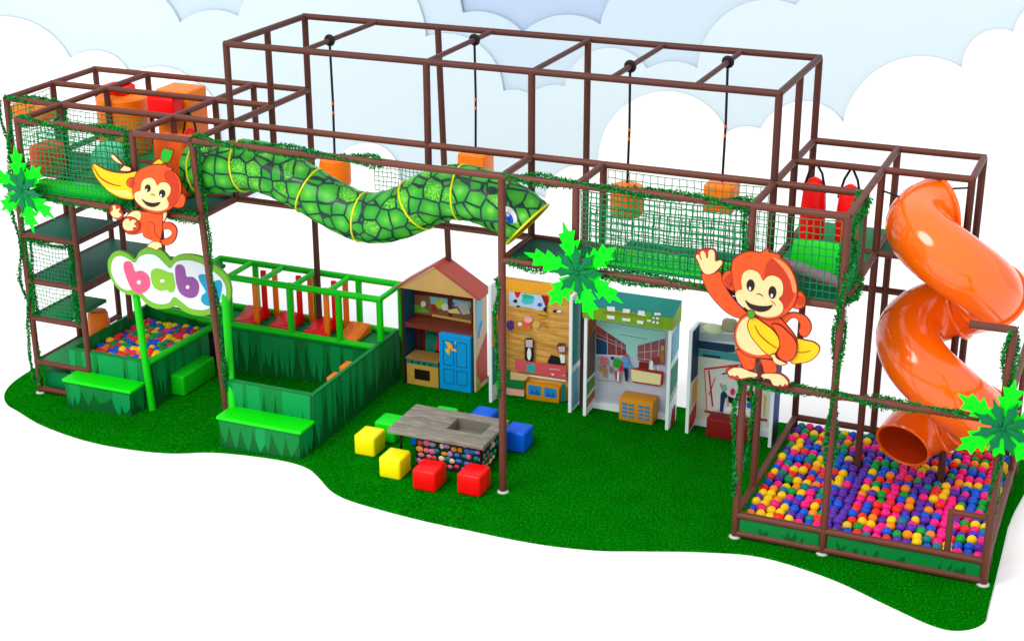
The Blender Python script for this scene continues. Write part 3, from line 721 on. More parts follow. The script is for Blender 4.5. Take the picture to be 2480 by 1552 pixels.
# baby sign on green posts
def cut(name, pts, k, zf, parent, mats, line=None, lw=0.01, th=0.02, sub=4, mi=0):
    q = smooth_loop([zf(*p) for p in pts], sub) if sub > 1 else [zf(*p) for p in pts]
    q = [Vector((p.x, p.y-k, p.z)) for p in q]
    mb = MB(); mb.slab(q, (0, -1, 0), th, mi, line, lw)
    return mb.build(name, mats, parent, smooth=False)
sg = thing('baby_sign', 'cloud shaped white sign with green rim reading baby', 'sign')
zs = zoomer(200, 340, 0.29106, 'Y', -0.16)
LIME = mat('sign_lime', (122, 192, 50), 0.4, 0.04); SIGNW = mat('sign_white', (236, 246, 252), 0.35, 0.03)
out = [(210,1060),(215,990),(260,930),(330,925),(390,955),(435,990),(470,930),(530,893),(600,895),(660,920),(705,965),(735,1000),(770,965),(830,950),(930,955),(1030,990),(1120,1055),(1190,1120),(1228,1210),(1230,1300),(1200,1360),(1140,1388),(1090,1440),(980,1460),(880,1440),(810,1400),(775,1378),(700,1400),(600,1398),(520,1352),(455,1285),(380,1285),(300,1240),(240,1160)]
cut('board', out, 0.0, zs, sg, LIME, th=0.05)
cut('panel', [(240,1060),(260,985),(320,960),(390,990),(440,1018),(480,965),(550,945),(620,962),(690,1030),(735,1062),(780,1012),(860,995),(960,1012),(1070,1072),(1150,1140),(1190,1210),(1195,1290),(1150,1355),(1080,1385),(1000,1410),(900,1395),(830,1345),(765,1300),(720,1350),(640,1360),(560,1330),(490,1265),(430,1238),(370,1245),(300,1205),(255,1130)], 0.008, zs, sg, SIGNW, th=0.006)
L1 = mat('letter_pink', (252, 92, 134), 0.4, 0.02); L2 = mat('letter_lime', (140, 204, 50), 0.4, 0.02); L3 = mat('letter_purple', (148, 80, 156), 0.4, 0.02); L4 = mat('letter_blue', (10, 160, 206), 0.4, 0.02)
cut('letter', [(345,1050),(350,1015),(380,1003),(410,1015),(430,1060),(442,1090),(490,1082),(540,1110),(565,1160),(560,1220),(520,1262),(460,1268),(410,1230),(380,1170),(355,1100)], 0.014, zs, sg, L1, th=0.006)
cut('letter', [(570,1125),(580,1080),(620,1063),(680,1080),(720,1097),(755,1105),(765,1150),(775,1210),(760,1255),(730,1262),(705,1243),(650,1250),(600,1220),(578,1170)], 0.014, zs, sg, L2, th=0.006)
cut('letter', [(775,1060),(790,1035),(820,1032),(850,1055),(860,1095),(870,1132),(920,1135),(960,1170),(973,1220),(960,1280),(920,1308),(860,1300),(810,1260),(785,1190),(776,1120)], 0.014, zs, sg, L3, th=0.006)
cut('letter', [(967,1130),(990,1112),(1030,1120),(1060,1160),(1085,1182),(1110,1165),(1150,1165),(1165,1210),(1152,1290),(1137,1350),(1100,1375),(1030,1370),(990,1330),(1000,1285),(1028,1262),(1010,1220),(985,1180)], 0.014, zs, sg, L4, th=0.006)
for (cx, cy, a, b) in ((475,1177,16,17), (670,1165,20,14), (880,1217,15,16)):
    cut('letter_eye', ellipse(cx, cy, a, b, 14), 0.020, zs, sg, SIGNW, th=0.004, sub=1)
for (top, bot) in ((at(327, 714, 'Y', -0.05), Vector((-6.0, -0.05, -0.29))), (at(547, 741, 'Y', -0.1), Vector((-4.62, -0.12, -0.22)))):
    b_ = bot if bot.x < -5 else Vector((-4.27, -0.55, 0.28))
    mb = MB(); mb.path([top+Vector((0, 0, 0.25)), b_ if bot.x > -5 else bot], 0.055, 14); mb.build('post', GREENTUBE, sg)

# ================================================================== MONKEYS
OR = mat('monkey_orange', (240, 82, 22), 0.4, 0.06, 2); ORD = mat('monkey_orange_deep', (194, 52, 14), 0.4, 0.06, 2); ORL = mat('monkey_orange_pale', (254, 140, 84), 0.4, 0.03)
LINE = mat('monkey_outline', (128, 26, 8), 0.45, 0.05); SKIN = mat('monkey_cream', (250, 212, 152), 0.4, 0.03); INK = mat('ink_black', (26, 20, 14), 0.3, 0.05)
BAN = mat('banana_yellow', (252, 200, 6), 0.35, 0.05, 2); BANL = mat('banana_pale', (252, 220, 110), 0.35, 0.05); STEM = mat('banana_stem_green', (30, 170, 24), 0.35, 0.05)
GLINT = mat('eye_white', (1,1,1)); GREYB = mat('board_edge_grey', (120, 100, 92), 0.5)
mk = thing('monkey_cutout', 'orange cartoon monkey board with banana, one foot on the baby sign', 'monkey board', 'cartoon monkey boards')
zm = zoomer(200, 340, 0.29106, 'Y', -1.06)
LASTP = {}
SUBOF = dict(glint='eye', toes='foot', palm='hand', ear_inner='ear', head_side='head', head_shine='head', banana_highlight='banana', belly='body')
def S(n, p, k, m, l=True, lw=0.011, th=0.02, sub=4):
    o = cut(n, p, k, zm, LASTP.get(SUBOF.get(n), mk), [m, LINE], 1 if l else None, lw, th, sub)
    LASTP[n] = o
    return o
S('arm', [(232,120),(262,120),(305,165),(345,205),(395,225),(405,250),(380,262),(310,255),(320,230),(338,212),(290,190),(250,160)], 0.0, SKIN)
S('banana', [(78,230),(85,200),(105,193),(140,215),(200,245),(280,265),(370,270),(455,258),(470,330),(450,430),(425,490),(370,492),(300,475),(220,430),(150,360),(100,290)], 0.004, BAN)
S('banana_highlight', [(185,385),(260,412),(380,420),(412,470),(330,462),(240,425)], 0.009, BANL, False, th=0.005)
def stroke(name, pts, wd, k, zf, parent, m, th=0.004):
    q = smooth_open([(x, y, 0) for x, y in pts], 5); L = []; Rr = []; n = len(q)
    for i, p in enumerate(q):
        d = (q[min(i+1, n-1)]-q[max(i-1, 0)]).normalized(); nn = Vector((-d.y, d.x, 0)); t = i/(n-1); ww = wd*(0.25+0.75*math.sin(PI*min(1, max(0, 0.08+0.84*t))))
        L.append((p+nn*ww/2)[:2]); Rr.append((p-nn*ww/2)[:2])
    return cut(name, L+Rr[::-1], k, zf, parent, m, th=th, sub=1)
stroke('banana_line', [(90,215),(150,310),(240,362),(322,380)], 8, 0.010, zm, mk, LINE)
S('banana_tip', [(575,200),(630,155),(655,162),(685,185),(650,205)], 0.004, BAN)
S('banana_stem', [(648,140),(665,75),(690,63),(750,80),(758,100),(735,165),(700,188),(668,180)], 0.010, STEM)
S('tail', [(640,690),(690,680),(745,688),(786,740),(775,820),(730,868),(665,872),(650,830),(690,815),(735,790),(738,755),(700,740),(650,750)], 0.004, OR)
S('body', [(430,580),(520,590),(660,600),(668,690),(662,790),(640,835),(575,830),(510,800),(500,770),(440,785),(380,780),(345,740),(330,680),(345,650),(380,610)], 0.010, OR)
S('knee', [(360,642),(395,610),(430,588),(475,588),(490,620),(478,662),(440,650),(400,642)], 0.018, SKIN, False)
S('foot', [(340,690),(355,640),(400,630),(450,645),(485,690),(480,740),(440,768),(380,760),(345,730)], 0.022, ORD)
S('toes', [(345,690),(358,660),(390,648),(405,672),(425,655),(455,668),(438,692),(458,715),(425,722),(430,742),(380,745),(352,725)], 0.028, SKIN, False)
S('hand', [(230,570),(238,538),(270,530),(318,540),(330,580),(345,610),(330,655),(285,658),(236,615)], 0.016, ORD)
S('palm', [(242,600),(262,575),(258,545),(278,540),(290,572),(318,560),(308,595),(332,615),(305,640),(262,632)], 0.022, SKIN, False)
S('arm', [(662,600),(708,595),(692,660),(670,680)], 0.006, SKIN)
S('leg', [(560,675),(600,700),(610,770),(640,810),(660,835),(600,840),(565,800),(545,750)], 0.017, OR, True, 0.005)
S('foot', [(540,882),(570,842),(620,835),(660,850),(668,890),(645,896),(625,914),(600,905),(575,895)], 0.016, SKIN)
S('head', [(440,300),(470,250),(530,215),(600,197),(680,197),(700,190),(715,212),(762,230),(752,245),(790,272),(820,320),(835,390),(825,450),(790,520),(740,570),(660,605),(580,600),(500,560),(450,500),(425,430),(425,360)], 0.028, OR)
S('ear', ellipse(415,350,44,42), 0.022, OR, True, sub=1); S('ear_inner', ellipse(424,354,20,24), 0.034, ORD, False, th=0.006, sub=1)
S('ear', [(790,450),(830,435),(862,460),(864,510),(845,550),(800,560),(760,540)], 0.026, OR)
S('head_side', [(690,290),(710,245),(760,262),(800,320),(812,390),(805,455),(775,520),(740,545),(725,500),(742,440),(745,390),(720,350)], 0.035, ORD, False, th=0.006)
S('face', [(500,400),(505,350),(530,318),(580,306),(615,330),(635,370),(670,345),(720,352),(745,392),(740,440),(715,475),(730,520),(715,560),(660,580),(590,575),(520,550),(460,500),(445,450),(460,425),(490,415)], 0.040, SKIN, False, th=0.006)
for cx, cy, a, b in ((558,392,24,31), (678,436,26,33)):
    S('eye', ellipse(cx, cy, a, b), 0.046, INK, False, th=0.005, sub=1); S('glint', ellipse(cx-8, cy+14, 7, 11, 10), 0.050, GLINT, False, th=0.003, sub=1)
stroke('nose', [(580,447),(600,443),(620,456)], 6, 0.046, zm, mk, LINE)
S('mouth', [(507,480),(545,503),(600,514),(662,508),(640,536),(595,548),(545,530)], 0.046, INK, False, th=0.005)

LASTP.clear()
mk = thing('monkey_cutout', 'orange cartoon monkey board waving and hugging a banana over the ball pit', 'monkey board', 'cartoon monkey boards')
zm = zoomer(1640, 560, 0.29101, 'Y', -1.06)
S('tail', [(850,725),(900,690),(960,673),(1050,692),(1108,750),(1118,820),(1080,880),(1030,872),(1008,830),(1020,780),(990,728),(950,728),(915,762),(880,770)], 0.0, OR)
S('banana_end', [(960,900),(1080,905),(1150,925),(1190,970),(1170,1030),(1110,1080),(1040,1098),(940,1088)], 0.002, BAN)
stroke('banana_line', [(1000,1005),(1060,1006),(1110,990)], 5, 0.008, zm, mk, LINE)
S('arm', [(205,350),(350,330),(385,410),(430,500),(500,590),(600,700),(525,725),(430,690),(340,612),(265,520),(225,440)], 0.006, OR)
S('hand', [(150,205),(182,152),(250,141),(310,146),(330,190),(338,238),(380,245),(385,272),(350,322),(290,356),(218,345),(185,290)], 0.014, ORD)
S('palm', [(160,205),(182,193),(198,228),(210,232),(196,182),(216,160),(240,185),(246,217),(262,217),(265,165),(290,150),(314,175),(320,246),(360,240),(380,256),(355,296),(300,345),(240,350),(205,310),(182,250)], 0.020, SKIN, False)
S('leg', [(490,980),(640,1040),(655,1080),(640,1150),(560,1145),(530,1100),(508,1050)], 0.004, OR); S('leg', [(690,1060),(800,1070),(830,1100),(825,1185),(765,1190),(722,1180),(708,1120)], 0.004, OR)
S('foot', [(405,1150),(440,1130),(500,1125),(570,1155),(660,1170),(668,1200),(600,1222),(520,1234),(450,1222),(420,1190)], 0.010, ORD)
S('toes', [(430,1162),(470,1135),(530,1135),(600,1162),(665,1182),(660,1205),(600,1208),(560,1216),(525,1218),(505,1192),(482,1202),(462,1192),(445,1196),(430,1178)], 0.016, SKIN, False)
S('foot', [(695,1210),(710,1180),(780,1178),(850,1175),(910,1208),(936,1250),(925,1288),(880,1294),(820,1282),(780,1240)], 0.010, ORD)
S('toes', [(705,1202),(730,1182),(840,1185),(890,1210),(922,1250),(918,1276),(900,1262),(882,1286),(860,1268),(842,1282),(800,1270),(775,1226),(730,1218)], 0.016, SKIN, False)
S('body', [(530,715),(600,680),(700,690),(850,715),(900,760),(960,830),(1000,900),(1000,980),(960,1070),(850,1082),(800,1062),(650,1052),(560,1022),(500,960),(473,880),(488,790)], 0.012, OR)
S('belly', [(520,770),(560,722),(600,712),(620,780),(700,900),(780,990),(730,1020),(650,1022),(560,985),(510,930),(497,850)], 0.020, SKIN, False)
S('banana', [(588,790),(598,730),(625,708),(662,710),(720,750),(790,800),(840,860),(862,920),(850,970),(800,1032),(740,1010),(680,950),(618,870)], 0.026, BAN)
stroke('banana_line', [(650,775),(690,850),(760,915),(838,968)], 7, 0.034, zm, mk, LINE)
S('banana_stem', [(590,660),(615,640),(652,650),(662,682),(640,712),(608,706)], 0.060, STEM)
S('arm', [(790,765),(860,770),(930,830),(985,890),(1006,960),(985,1040),(930,1077),(870,1062),(835,1010),(855,950),(850,880),(820,820)], 0.034, OR)
S('hand', [(780,1020),(818,1008),(842,1045),(900,1075),(925,1092),(870,1110),(810,1085),(798,1050)], 0.040, SKIN)
S('ear', [(375,382),(400,332),(440,318),(475,335),(520,400),(510,470),(470,492),(438,480),(395,440)], 0.026, OR); 
S('ear', [(960,500),(1020,488),(1060,520),(1078,570),(1065,620),(1030,640),(985,640),(940,600)], 0.026, OR)
S('head', [(455,310),(470,230),(530,180),(610,155),(700,165),(738,142),(775,136),(772,160),(800,166),(872,188),(868,208),(920,250),(970,320),(1005,420),(1010,520),(985,600),(930,670),(850,715),(760,728),(670,700),(590,650),(520,570),(480,480),(460,400)], 0.040, OR)
S('ear_inner', [(402,392),(430,358),(462,355),(470,400),(450,430),(448,462),(415,430)], 0.048, ORD, False, th=0.006); S('ear_inner', ellipse(1030,570,30,32), 0.050, ORD, False, th=0.006, sub=1)
S('head_side', [(740,300),(760,250),(800,215),(870,232),(930,290),(970,370),(985,470),(960,560),(895,640),(880,585),(850,550),(885,480),(870,400),(820,360),(770,358),(735,385)], 0.047, ORD, False, th=0.006)
S('head_shine', [(800,204),(880,240),(950,310),(990,400),(1002,490),(972,492),(950,400),(900,310),(845,248)], 0.052, ORL, False, th=0.005)
S('face', [(545,400),(560,340),(600,312),(650,315),(695,345),(725,400),(760,367),(810,358),(865,385),(890,440),(885,510),(855,550),(885,590),(890,640),(860,680),(800,700),(720,695),(640,660),(560,610),(510,560),(495,510),(520,477),(550,470)], 0.055, SKIN, False, th=0.006)
for cx, cy, a, b in ((622,437,34,50), (803,495,33,52)):
    S('eye', ellipse(cx, cy, a, b), 0.061, INK, False, th=0.005, sub=1); S('glint', ellipse(cx-4, cy+25, 9, 16, 10), 0.065, GLINT, False, th=0.003, sub=1)
stroke('nose', [(668,510),(700,510),(728,532)], 7, 0.061, zm, mk, INK); stroke('cheek_line', [(785,565),(812,580),(828,606)], 5, 0.061, zm, mk, LINE)
S('mouth', [(577,558),(620,588),(690,606),(760,608),(806,600),(772,640),(720,656),(670,650),(610,620)], 0.061, INK, False, th=0.005)

# ================================================================== HANGING BLOCKS, BAGS, FOAM
def hanging(label, k, yy, zb, maker):
    t = thing('hanging_block', label, 'hanging block', 'orange blocks hanging on black ropes')
    x = X[k]; ring((x, yy, T), (0, 1, 0.0), 0.052, 0.03, 'collar', BLACK, t, 20)
    mb = MB(); mb.path([(x, yy, T-0.05), (x+0.01, yy, (T+zb)/2), (x, yy, zb)], 0.017, 8); rope = mb.build('rope', BLACK, t)
    mb = MB()
    for f_ in (0.52, 0.60): mb.path([(x+0.006, yy, T+(zb-T)*f_-0.03), (x+0.006, yy, T+(zb-T)*f_+0.01)], 0.0185, 8)
    mb.build('rope_band', ORANGE, rope)
    mb = MB(); maker(mb, x, yy, zb); mb.build('block', ORANGE, t)
def drum(mb, x, y, z): mb.lathe([(0.10, z+0.02), (0.20, z-0.02), (0.215, z-0.10), (0.215, z-0.34), (0.19, z-0.40), (0.05, z-0.42)][::-1], (x, y, 0), 24)
def cube(mb, x, y, z): mb.rbox((x, y, z-0.19), (0.40, 0.36, 0.36), 0.03)
hanging('orange drum on a black rope, leftmost, behind the snake', 'K1', 0.72, 3.66, drum)
hanging('orange cube on a black rope above the snake neck', 'E', 1.48, 3.75, cube)
hanging('orange drum on a black rope behind the right net', 'K2', 0.72, 3.76, drum)
hanging('orange cube on a black rope, rightmost, behind the right net', 'K3', 1.42, 3.72, cube)

def bag(label, x, y, ztop, r, h, m=RED):
    t = thing('punch_bag', label, 'punch bag', 'red punch bags on black straps')
    mb = MB(); mb.lathe([(r*0.7, ztop-h), (r*1.05, ztop-h+0.03), (r*1.05, ztop-h*0.5), (r*0.9, ztop-h*0.15), (r*0.6, ztop-0.04), (r*0.2, ztop)], (x, y, 0), 20); mb.build('bag', m, t)
    for s_ in (-1, 1):
        mb = MB(); mb.path([(x, y, V), (x+s_*0.08, y, ztop+0.06), (x+s_*r*0.95, y-0.02, ztop-0.18)], 0.016, 6); mb.build('strap', BLACK, t)
pb = at(1972, 470, 'Y', Y[2]); bag('red punch bag hanging left in the right tower', pb.x, Y[2], 4.02, 0.15, 0.80)
pb = at(2058, 480, 'Y', Y[2]); bag('red punch bag hanging right beside the garland corner', pb.x, Y[2], 3.98, 0.145, 0.74)
pb = at(462, 330, 'Y', 0.3); bag('long red punch bag hanging in the left tower behind the monkey', pb.x, 0.30, 3.98, 0.13, 0.84)

# tall foam shapes on the left deck
def foam(name, label, cat, fn, m, fn2=None, m2=None):
    t = thing(name, label, cat, 'foam shapes on the left deck')
    mb = MB(); fn(mb); mb.build('body', m, t)
    if fn2: mb = MB(); fn2(mb); mb.build('cap', m2, t)
a_ = at(300, 300, 'Y', 1.45)
foam('foam_drum', 'fat orange foam drum with red cap behind left nets', 'foam drum', lambda m: m.lathe([(0.36, P), (0.38, P+0.05), (0.38, 3.98), (0.33, 4.02)], (a_.x, 1.45, 0), 28), ORANGE,
     lambda m: m.rbox((a_.x-0.08, 1.5, 4.09), (0.42, 0.34, 0.14), 0.05), RED)
b_ = at(442, 330, 'Y', 1.5)
foam('foam_tower', 'tall orange foam tower block in the left tower', 'foam block', lambda m: m.rbox((b_.x, 1.55, (P+4.2)/2), (0.56, 0.5, 4.2-P), 0.03), ORANGE,
     lambda m: m.rbox((b_.x, 1.12, 4.0), (0.46, 0.28, 0.34), 0.05), RED)
c_ = at(95, 300, 'Y', 0.8)
foam('foam_drum', 'orange foam roller at the far left end of the upper deck', 'foam drum', lambda m: m.rbox((c_.x, 0.75, 3.84), (0.62, 0.5, 0.26), 0.10), ORANGE)
d_ = at(262, 365, 'Y', -0.3)
foam('foam_ball', 'big pale teal ball cushion behind the left front net', 'foam ball', lambda m: m.sphere((d_.x, -0.25, P+0.38), (0.30, 0.28, 0.30), 24, 16), mat('pale_teal_vinyl', (96, 206, 160), 0.5))
e_ = at(100, 365, 'Y', -0.45)
foam('foam_block', 'orange red foam block at left end of the front net', 'foam block', lambda m: m.rbox((e_.x+0.1, -0.45, P+0.40), (0.36, 0.4, 0.42), 0.06), mat('orange_red_vinyl', (226, 74, 24), 0.4))
f_ = at(410, 400, 'Y', -0.3)
foam('foam_block', 'orange foam block at the right end behind the left monkey', 'foam block', lambda m: m.rbox((f_.x, -0.15, P+0.42), (0.5, 0.3, 0.84), 0.05), mat('deep_orange_vinyl', (238, 92, 20), 0.4))
g_ = at(151, 472, 'Y', 0.3)
foam('foam_drum', 'red orange foam roller hung under the left upper deck', 'foam drum', lambda m: m.lathe([(0.15, P-0.42), (0.19, P-0.36), (0.19, P-0.07)], (g_.x, 0.5, 0), 24), MATS['orange_red_vinyl'])
h_ = at(236, 772, 'Y', 1.3)
BX, BY = -7.6, 0.95
t = thing('barrel', 'orange tapered barrel standing behind the baby ball pit', 'barrel')
mb = MB(); mb.lathe([(0.18, 0.20), (0.185, 0.24), (0.155, 0.66), (0.14, 0.68)], (BX, BY, 0), 28); mb.build('body', ORANGE, t)
mb = MB(); mb.lathe([(0.135, 0.675), (0.135, 0.70), (0.11, 0.71)], (BX, BY, 0), 24); mb.build('lid', ORANGE, t)
mb = MB(); mb.rbox((-7.75, 0.45, -0.17), (0.62, 0.66, 0.28), 0.02)
tag(mb.build('step_block', DECKL), 'low dark green step block inside the bottom of left tower', 'step block')
i_ = at(236, 640, 'Y', 2.0)
mb = MB(); mb.rbox((i_.x, 2.0, i_.z), (0.75, 0.12, 0.16), 0.03)
tag(mb.build('foam_pad', GREEN), 'light green pad at the back of the left tower', 'foam pad')
mb = MB(); mb.rbox(((X['B']+X['C'])/2-0.1, Y[0]+0.22, P+0.09), (X['C']-X['B']-0.35, 0.26, 0.16), 0.03)
tag(mb.build('foam_pad', MATS['bright_green_tube']), 'long green pad along the floor edge of the left front net', 'foam pad')
# pads in the right tower
mb = MB(); q0 = at(1476, 640, 'Y', -0.3); q1 = at(1700, 690, 'Y', -0.3)
mb.rbox(((X['G']+X['H'])/2, -0.25, P-0.02), (X['H']-X['G']-0.2, 0.36, 0.12), 0.03)
tag(mb.build('foam_pad', GREEN), 'long bright green pad behind the net beside the middle palm', 'foam pad')
mb = MB(); pz = at(1985, 622, 'Y', -0.1); mb.rbox((pz.x+0.03, -0.1, pz.z), (0.72, 0.06, 0.36), 0.02, rot=Matrix.Rotation(math.radians(-20), 3, 'X'))
tag(mb.build('foam_pad', GREEN), 'bright green slanting pad in the right net box', 'foam pad')
mb = MB(); lg0 = at(1925, 648, 'Y', -0.6); lg1 = at(2030, 684, 'Y', -0.6); mb.path([lg0-(lg1-lg0)*0.3, lg0, lg1], 0.075, 14)
tag(mb.build('foam_log', mat('mauve_foam', (150, 118, 136), 0.6, 0.2, 12)), 'mauve foam log lying in the right net box', 'foam log')

# ================================================================== TABLE AND CUBE STOOLS
def cube_seat(label, m, cx, cy, s=0.315, h=0.30):
    mb = MB(); mb.rbox((cx, cy, gz(cx)+h/2), (s, s*1.12, h), 0.038, seg=4)
    return tag(mb.build('cube_stool', m), label, 'cube stool', 'cube stools around the table')
cube_seat('yellow cube stool at the left end of the table', YELLOW, -2.22, -0.37)
cube_seat('yellow cube stool at the near left corner of the table', YELLOW, -1.57, -0.90)
cube_seat('red cube stool next to the near yellow one', RED, -0.98, -1.08, 0.33)
cube_seat('red cube stool nearest the lone front post', RED, -0.375, -1.02, 0.33)
cube_seat('green cube stool beside the left end of the table', mat('green_cube_vinyl', (0, 214, 20), 0.36, 0.04, k=0.98), -2.16, 0.11)
cube_seat('green cube stool mostly hidden behind the table', MATS['green_cube_vinyl'], -1.54, 0.56)
cube_seat('blue cube stool right of the lone front post', BLUE, -0.33, 0.36)
cube_seat('blue cube stool behind the table toward the stalls', BLUE, -1.0, 0.72)
cube_seat('blue cube stool glimpsed under the left of tabletop', BLUE, -1.62, 0.10, 0.28, 0.28)
def wood_mat():
    m = bpy.data.materials.new('weathered_grey_wood'); m.use_nodes = True; nt = m.node_tree; b = nt.nodes['Principled BSDF']
    tc = nt.nodes.new('ShaderNodeTexCoord'); mp = nt.nodes.new('ShaderNodeMapping'); mp.inputs['Scale'].default_value = (2.2, 26, 26)
    nt.links.new(tc.outputs['Object'], mp.inputs[0])
    nz = nt.nodes.new('ShaderNodeTexNoise'); nz.inputs['Scale'].default_value = 2; nz.inputs['Detail'].default_value = 8; nz.inputs['Distortion'].default_value = 0.4
    nt.links.new(mp.outputs[0], nz.inputs['Vector'])
    r = nt.nodes.new('ShaderNodeValToRGB'); e = r.color_ramp.elements
    e[0].position = 0.3; e[0].color = (*lin((104, 96, 86)), 1); e[1].position = 0.7; e[1].color = (*lin((168, 160, 146)), 1)
    nt.links.new(nz.outputs['Fac'], r.inputs[0]); nt.links.new(r.outputs[0], b.inputs['Base Color']); b.inputs['Roughness'].default_value = 0.75
    bp = nt.nodes.new('ShaderNodeBump'); bp.inputs['Strength'].default_value = 0.3; bp.inputs['Distance'].default_value = 0.01
    nt.links.new(nz.outputs['Fac'], bp.inputs['Height']); nt.links.new(bp.outputs['Normal'], b.inputs['Normal'])
    return m
WOOD = wood_mat()
tb = thing('play_table', 'grey plank play table with sunken tray and pebble print skirt', 'table')
tx0, tx1, ty0, ty1, tz = -1.74, -0.35, -0.78, 0.11, 0.50
hx0, hx1, hy0, hy1 = -1.02, -0.52, -0.45, -0.12
py = [ty0, -0.55, -0.30, -0.08, ty1]
for i in range(4):
    a, b = py[i]+0.007, py[i+1]-0.007
    if i == 0:   # planks crossing the tray are cut round the hole
        segs = [(tx0, tx1, a, b)]
    elif i in (1, 2): segs = [(tx0, hx0, a, b), (hx1, tx1, a, b)]
    else: segs = [(tx0, tx1, a, b)]
    for (xa, xb, ya, yb_) in segs:
        mb = MB(); mb.rbox(((xa+xb)/2, (ya+yb_)/2, tz-0.03), (xb-xa, yb_-ya, 0.06), 0.012, seg=2); mb.build('plank', WOOD, tb)
    if i == 1:
        mb = MB(); mb.rbox(((hx0+hx1)/2, (a+hy0-0.01)/2, tz-0.03), (hx1-hx0+0.02, hy0-a, 0.058), 0.006, seg=2); mb.build('plank', WOOD, tb)
mb = MB(); mb.box((hx0-0.03, hy0-0.03, tz-0.17), (hx1+0.03, hy1+0.06, tz-0.155)); mb.box((hx0, hy0-0.02, tz-0.155), (hx1, hy0-0.008, tz-0.012)); mb.box((hx0-0.02, hy0-0.012, tz-0.17), (hx0-0.001, hy1+0.04, tz-0.012)); mb.box((hx1+0.001, hy0-0.012, tz-0.17), (hx1+0.02, hy1+0.04, tz-0.012)); mb.box((hx0, hy1+0.035, tz-0.155), (hx1, hy1+0.05, tz-0.012))
mb.build('tray', mat('dark_grey_tray', (128, 122, 110), 0.7), tb)
for x in (tx0+0.12, tx1-0.1):
    for y in (ty0+0.16, ty1-0.12):
        mb = MB(); mb.tube((x, y, gz(x)), (x, y, tz-0.06), 0.02, 10); mb.build('leg', mat('dark_leg_metal', (40, 26, 22), 0.4), tb)
mb = MB(); mb.box((-1.40, -0.62, -0.06), (-0.47, -0.60, tz-0.062), 0); mb.box((-0.49, -0.6, -0.06), (-0.47, -0.02, tz-0.062), 0); mb.box((-1.40, -0.6, -0.06), (-1.38, -0.02, tz-0.062), 0); mb.box((-1.38, -0.04, -0.06), (-0.49, -0.02, tz-0.062), 0)
rg = random.Random(9); pcs = ['pebble_pink','pebble_coral','pebble_green','pebble_teal','pebble_lilac','pebble_cream','pebble_orange','pebble_blue']
pcol = [(240,110,150),(235,60,80),(40,190,100),(20,140,140),(190,150,215),(245,220,180),(240,150,40),(70,120,220)]
PM = [mat('pebble_ground', (14, 52, 42), 0.4)]+[mat(n_, c_, 0.4, 0.1, 20) for n_, c_ in zip(pcs, pcol)]
for fc in ('f', 'r', 'l'):
    span = 0.93 if fc == 'f' else 0.6
    for i in range(6 if fc != 'f' else 10):
        for j in range(5):
            u_ = span*(i+0.5+0.4*(j % 2)+rg.uniform(-.25, .25))/(6 if fc != 'f' else 10); z = 0.04+0.36*(j+rg.uniform(-.15, .15))/4
            if u_ > span-0.03: continue
            a, b = rg.uniform(.034, .056), rg.uniform(.028, .044)
            c = (-1.40+u_, -0.62, z) if fc == 'f' else ((-0.47, -0.62+u_, z) if fc == 'r' else (-1.40, -0.62+u_, z))
            s_ = (a, 0.016, b) if fc == 'f' else (0.016, a, b)
            mb.sphere(c, s_, 10, 6, rg.randrange(1, 9))
mb.build('skirt', PM, tb)

# ================================================================== ROLE-PLAY STALLS
C = lambda n, rgb, rough=0.55: mat('print_'+n, rgb, rough, 0.06, 8, k=0.97)
def mural(parent, name, zf, layers, k0=0.004, step=0.0022):
    """a printed picture: flat coloured shapes, each a hair in front of the last"""
    mb = MB(); mats = []; 
    for i, (m, pts) in enumerate(layers):
        if m not in mats: mats.append(m)
        q = [zf(*p) for p in pts]; q = [Vector((p.x, p.y-k0-step*i, p.z)) for p in q]
        mb.slab(q, (0, -1, 0), 0.002, mats.index(m))
    return mb.build(name, mats, parent, smooth=False)
def line(a, b, w_):
    dx, dy = b[0]-a[0], b[1]-a[1]; l = math.hypot(dx, dy); nx, ny = -dy/l*w_/2, dx/l*w_/2
    return [(a[0]+nx, a[1]+ny), (b[0]+nx, b[1]+ny), (b[0]-nx, b[1]-ny), (a[0]-nx, a[1]-ny)]
def sideprint(mb, x, y0, y1, bands, sgn, mats_off=1):
    for (mi, pts) in bands:
        q = [(x+sgn*0.003+sgn*0.0012*mi, y0+(y1-y0)*a, b) for a, b in pts]
        mb.slab(q, (sgn, 0, 0), 0.002, mi)

# -- house stall
hs = thing('house_stall', 'toy kitchen house with red gabled roof and open front', 'play house')
TAN = mat('tan_board', (208, 164, 100), 0.6, 0.08, 6, 0.05, 40, k=0.92); ROOF = mat('red_roof_board', (182, 78, 62), 0.5, 0.06, 4); MAROON = mat('maroon_board', (104, 22, 18), 0.5, 0.15, 5); TEALD = mat('dark_teal_print', (20, 82, 110), 0.5, 0.3, 5)
CREAM = mat('cream_board', (222, 196, 160), 0.6, 0.06)
hx0, hx1, hy0, hy1, hz0 = -2.87, -1.66, 1.95, 2.36, -0.12
mb = MB(); mb.box((hx0, hy0, hz0), (hx0+0.035, hy1, 1.40), 0); mb.box((hx0+0.036, hy0+0.02, hz0+0.02), (hx0+0.042, hy1-0.03, 1.38), 1)
mb.build('side_panel', [mat('dark_edge_board', (72, 40, 28), 0.6), TEALD], hs, smooth=False)
mb = MB(); mb.box((hx1-0.035, hy0, hz0), (hx1, hy1, 1.40), 0)
sideprint(mb, hx1, hy0, hy1, [(1, [(0.02, 0.0), (0.98, -0.0), (0.98, 0.75), (0.02, 0.42)]), (2, [(0.02, 0.85), (0.5, 0.95), (0.6, 1.36), (0.02, 1.36)]), (3, [(0.15, 0.78), (0.35, 0.98), (0.6, 0.98), (0.25, 0.74)]), (4, [(0.02, -0.1), (0.4, -0.08), (0.3, 0.05), (0.02, 0.2)])], 1)
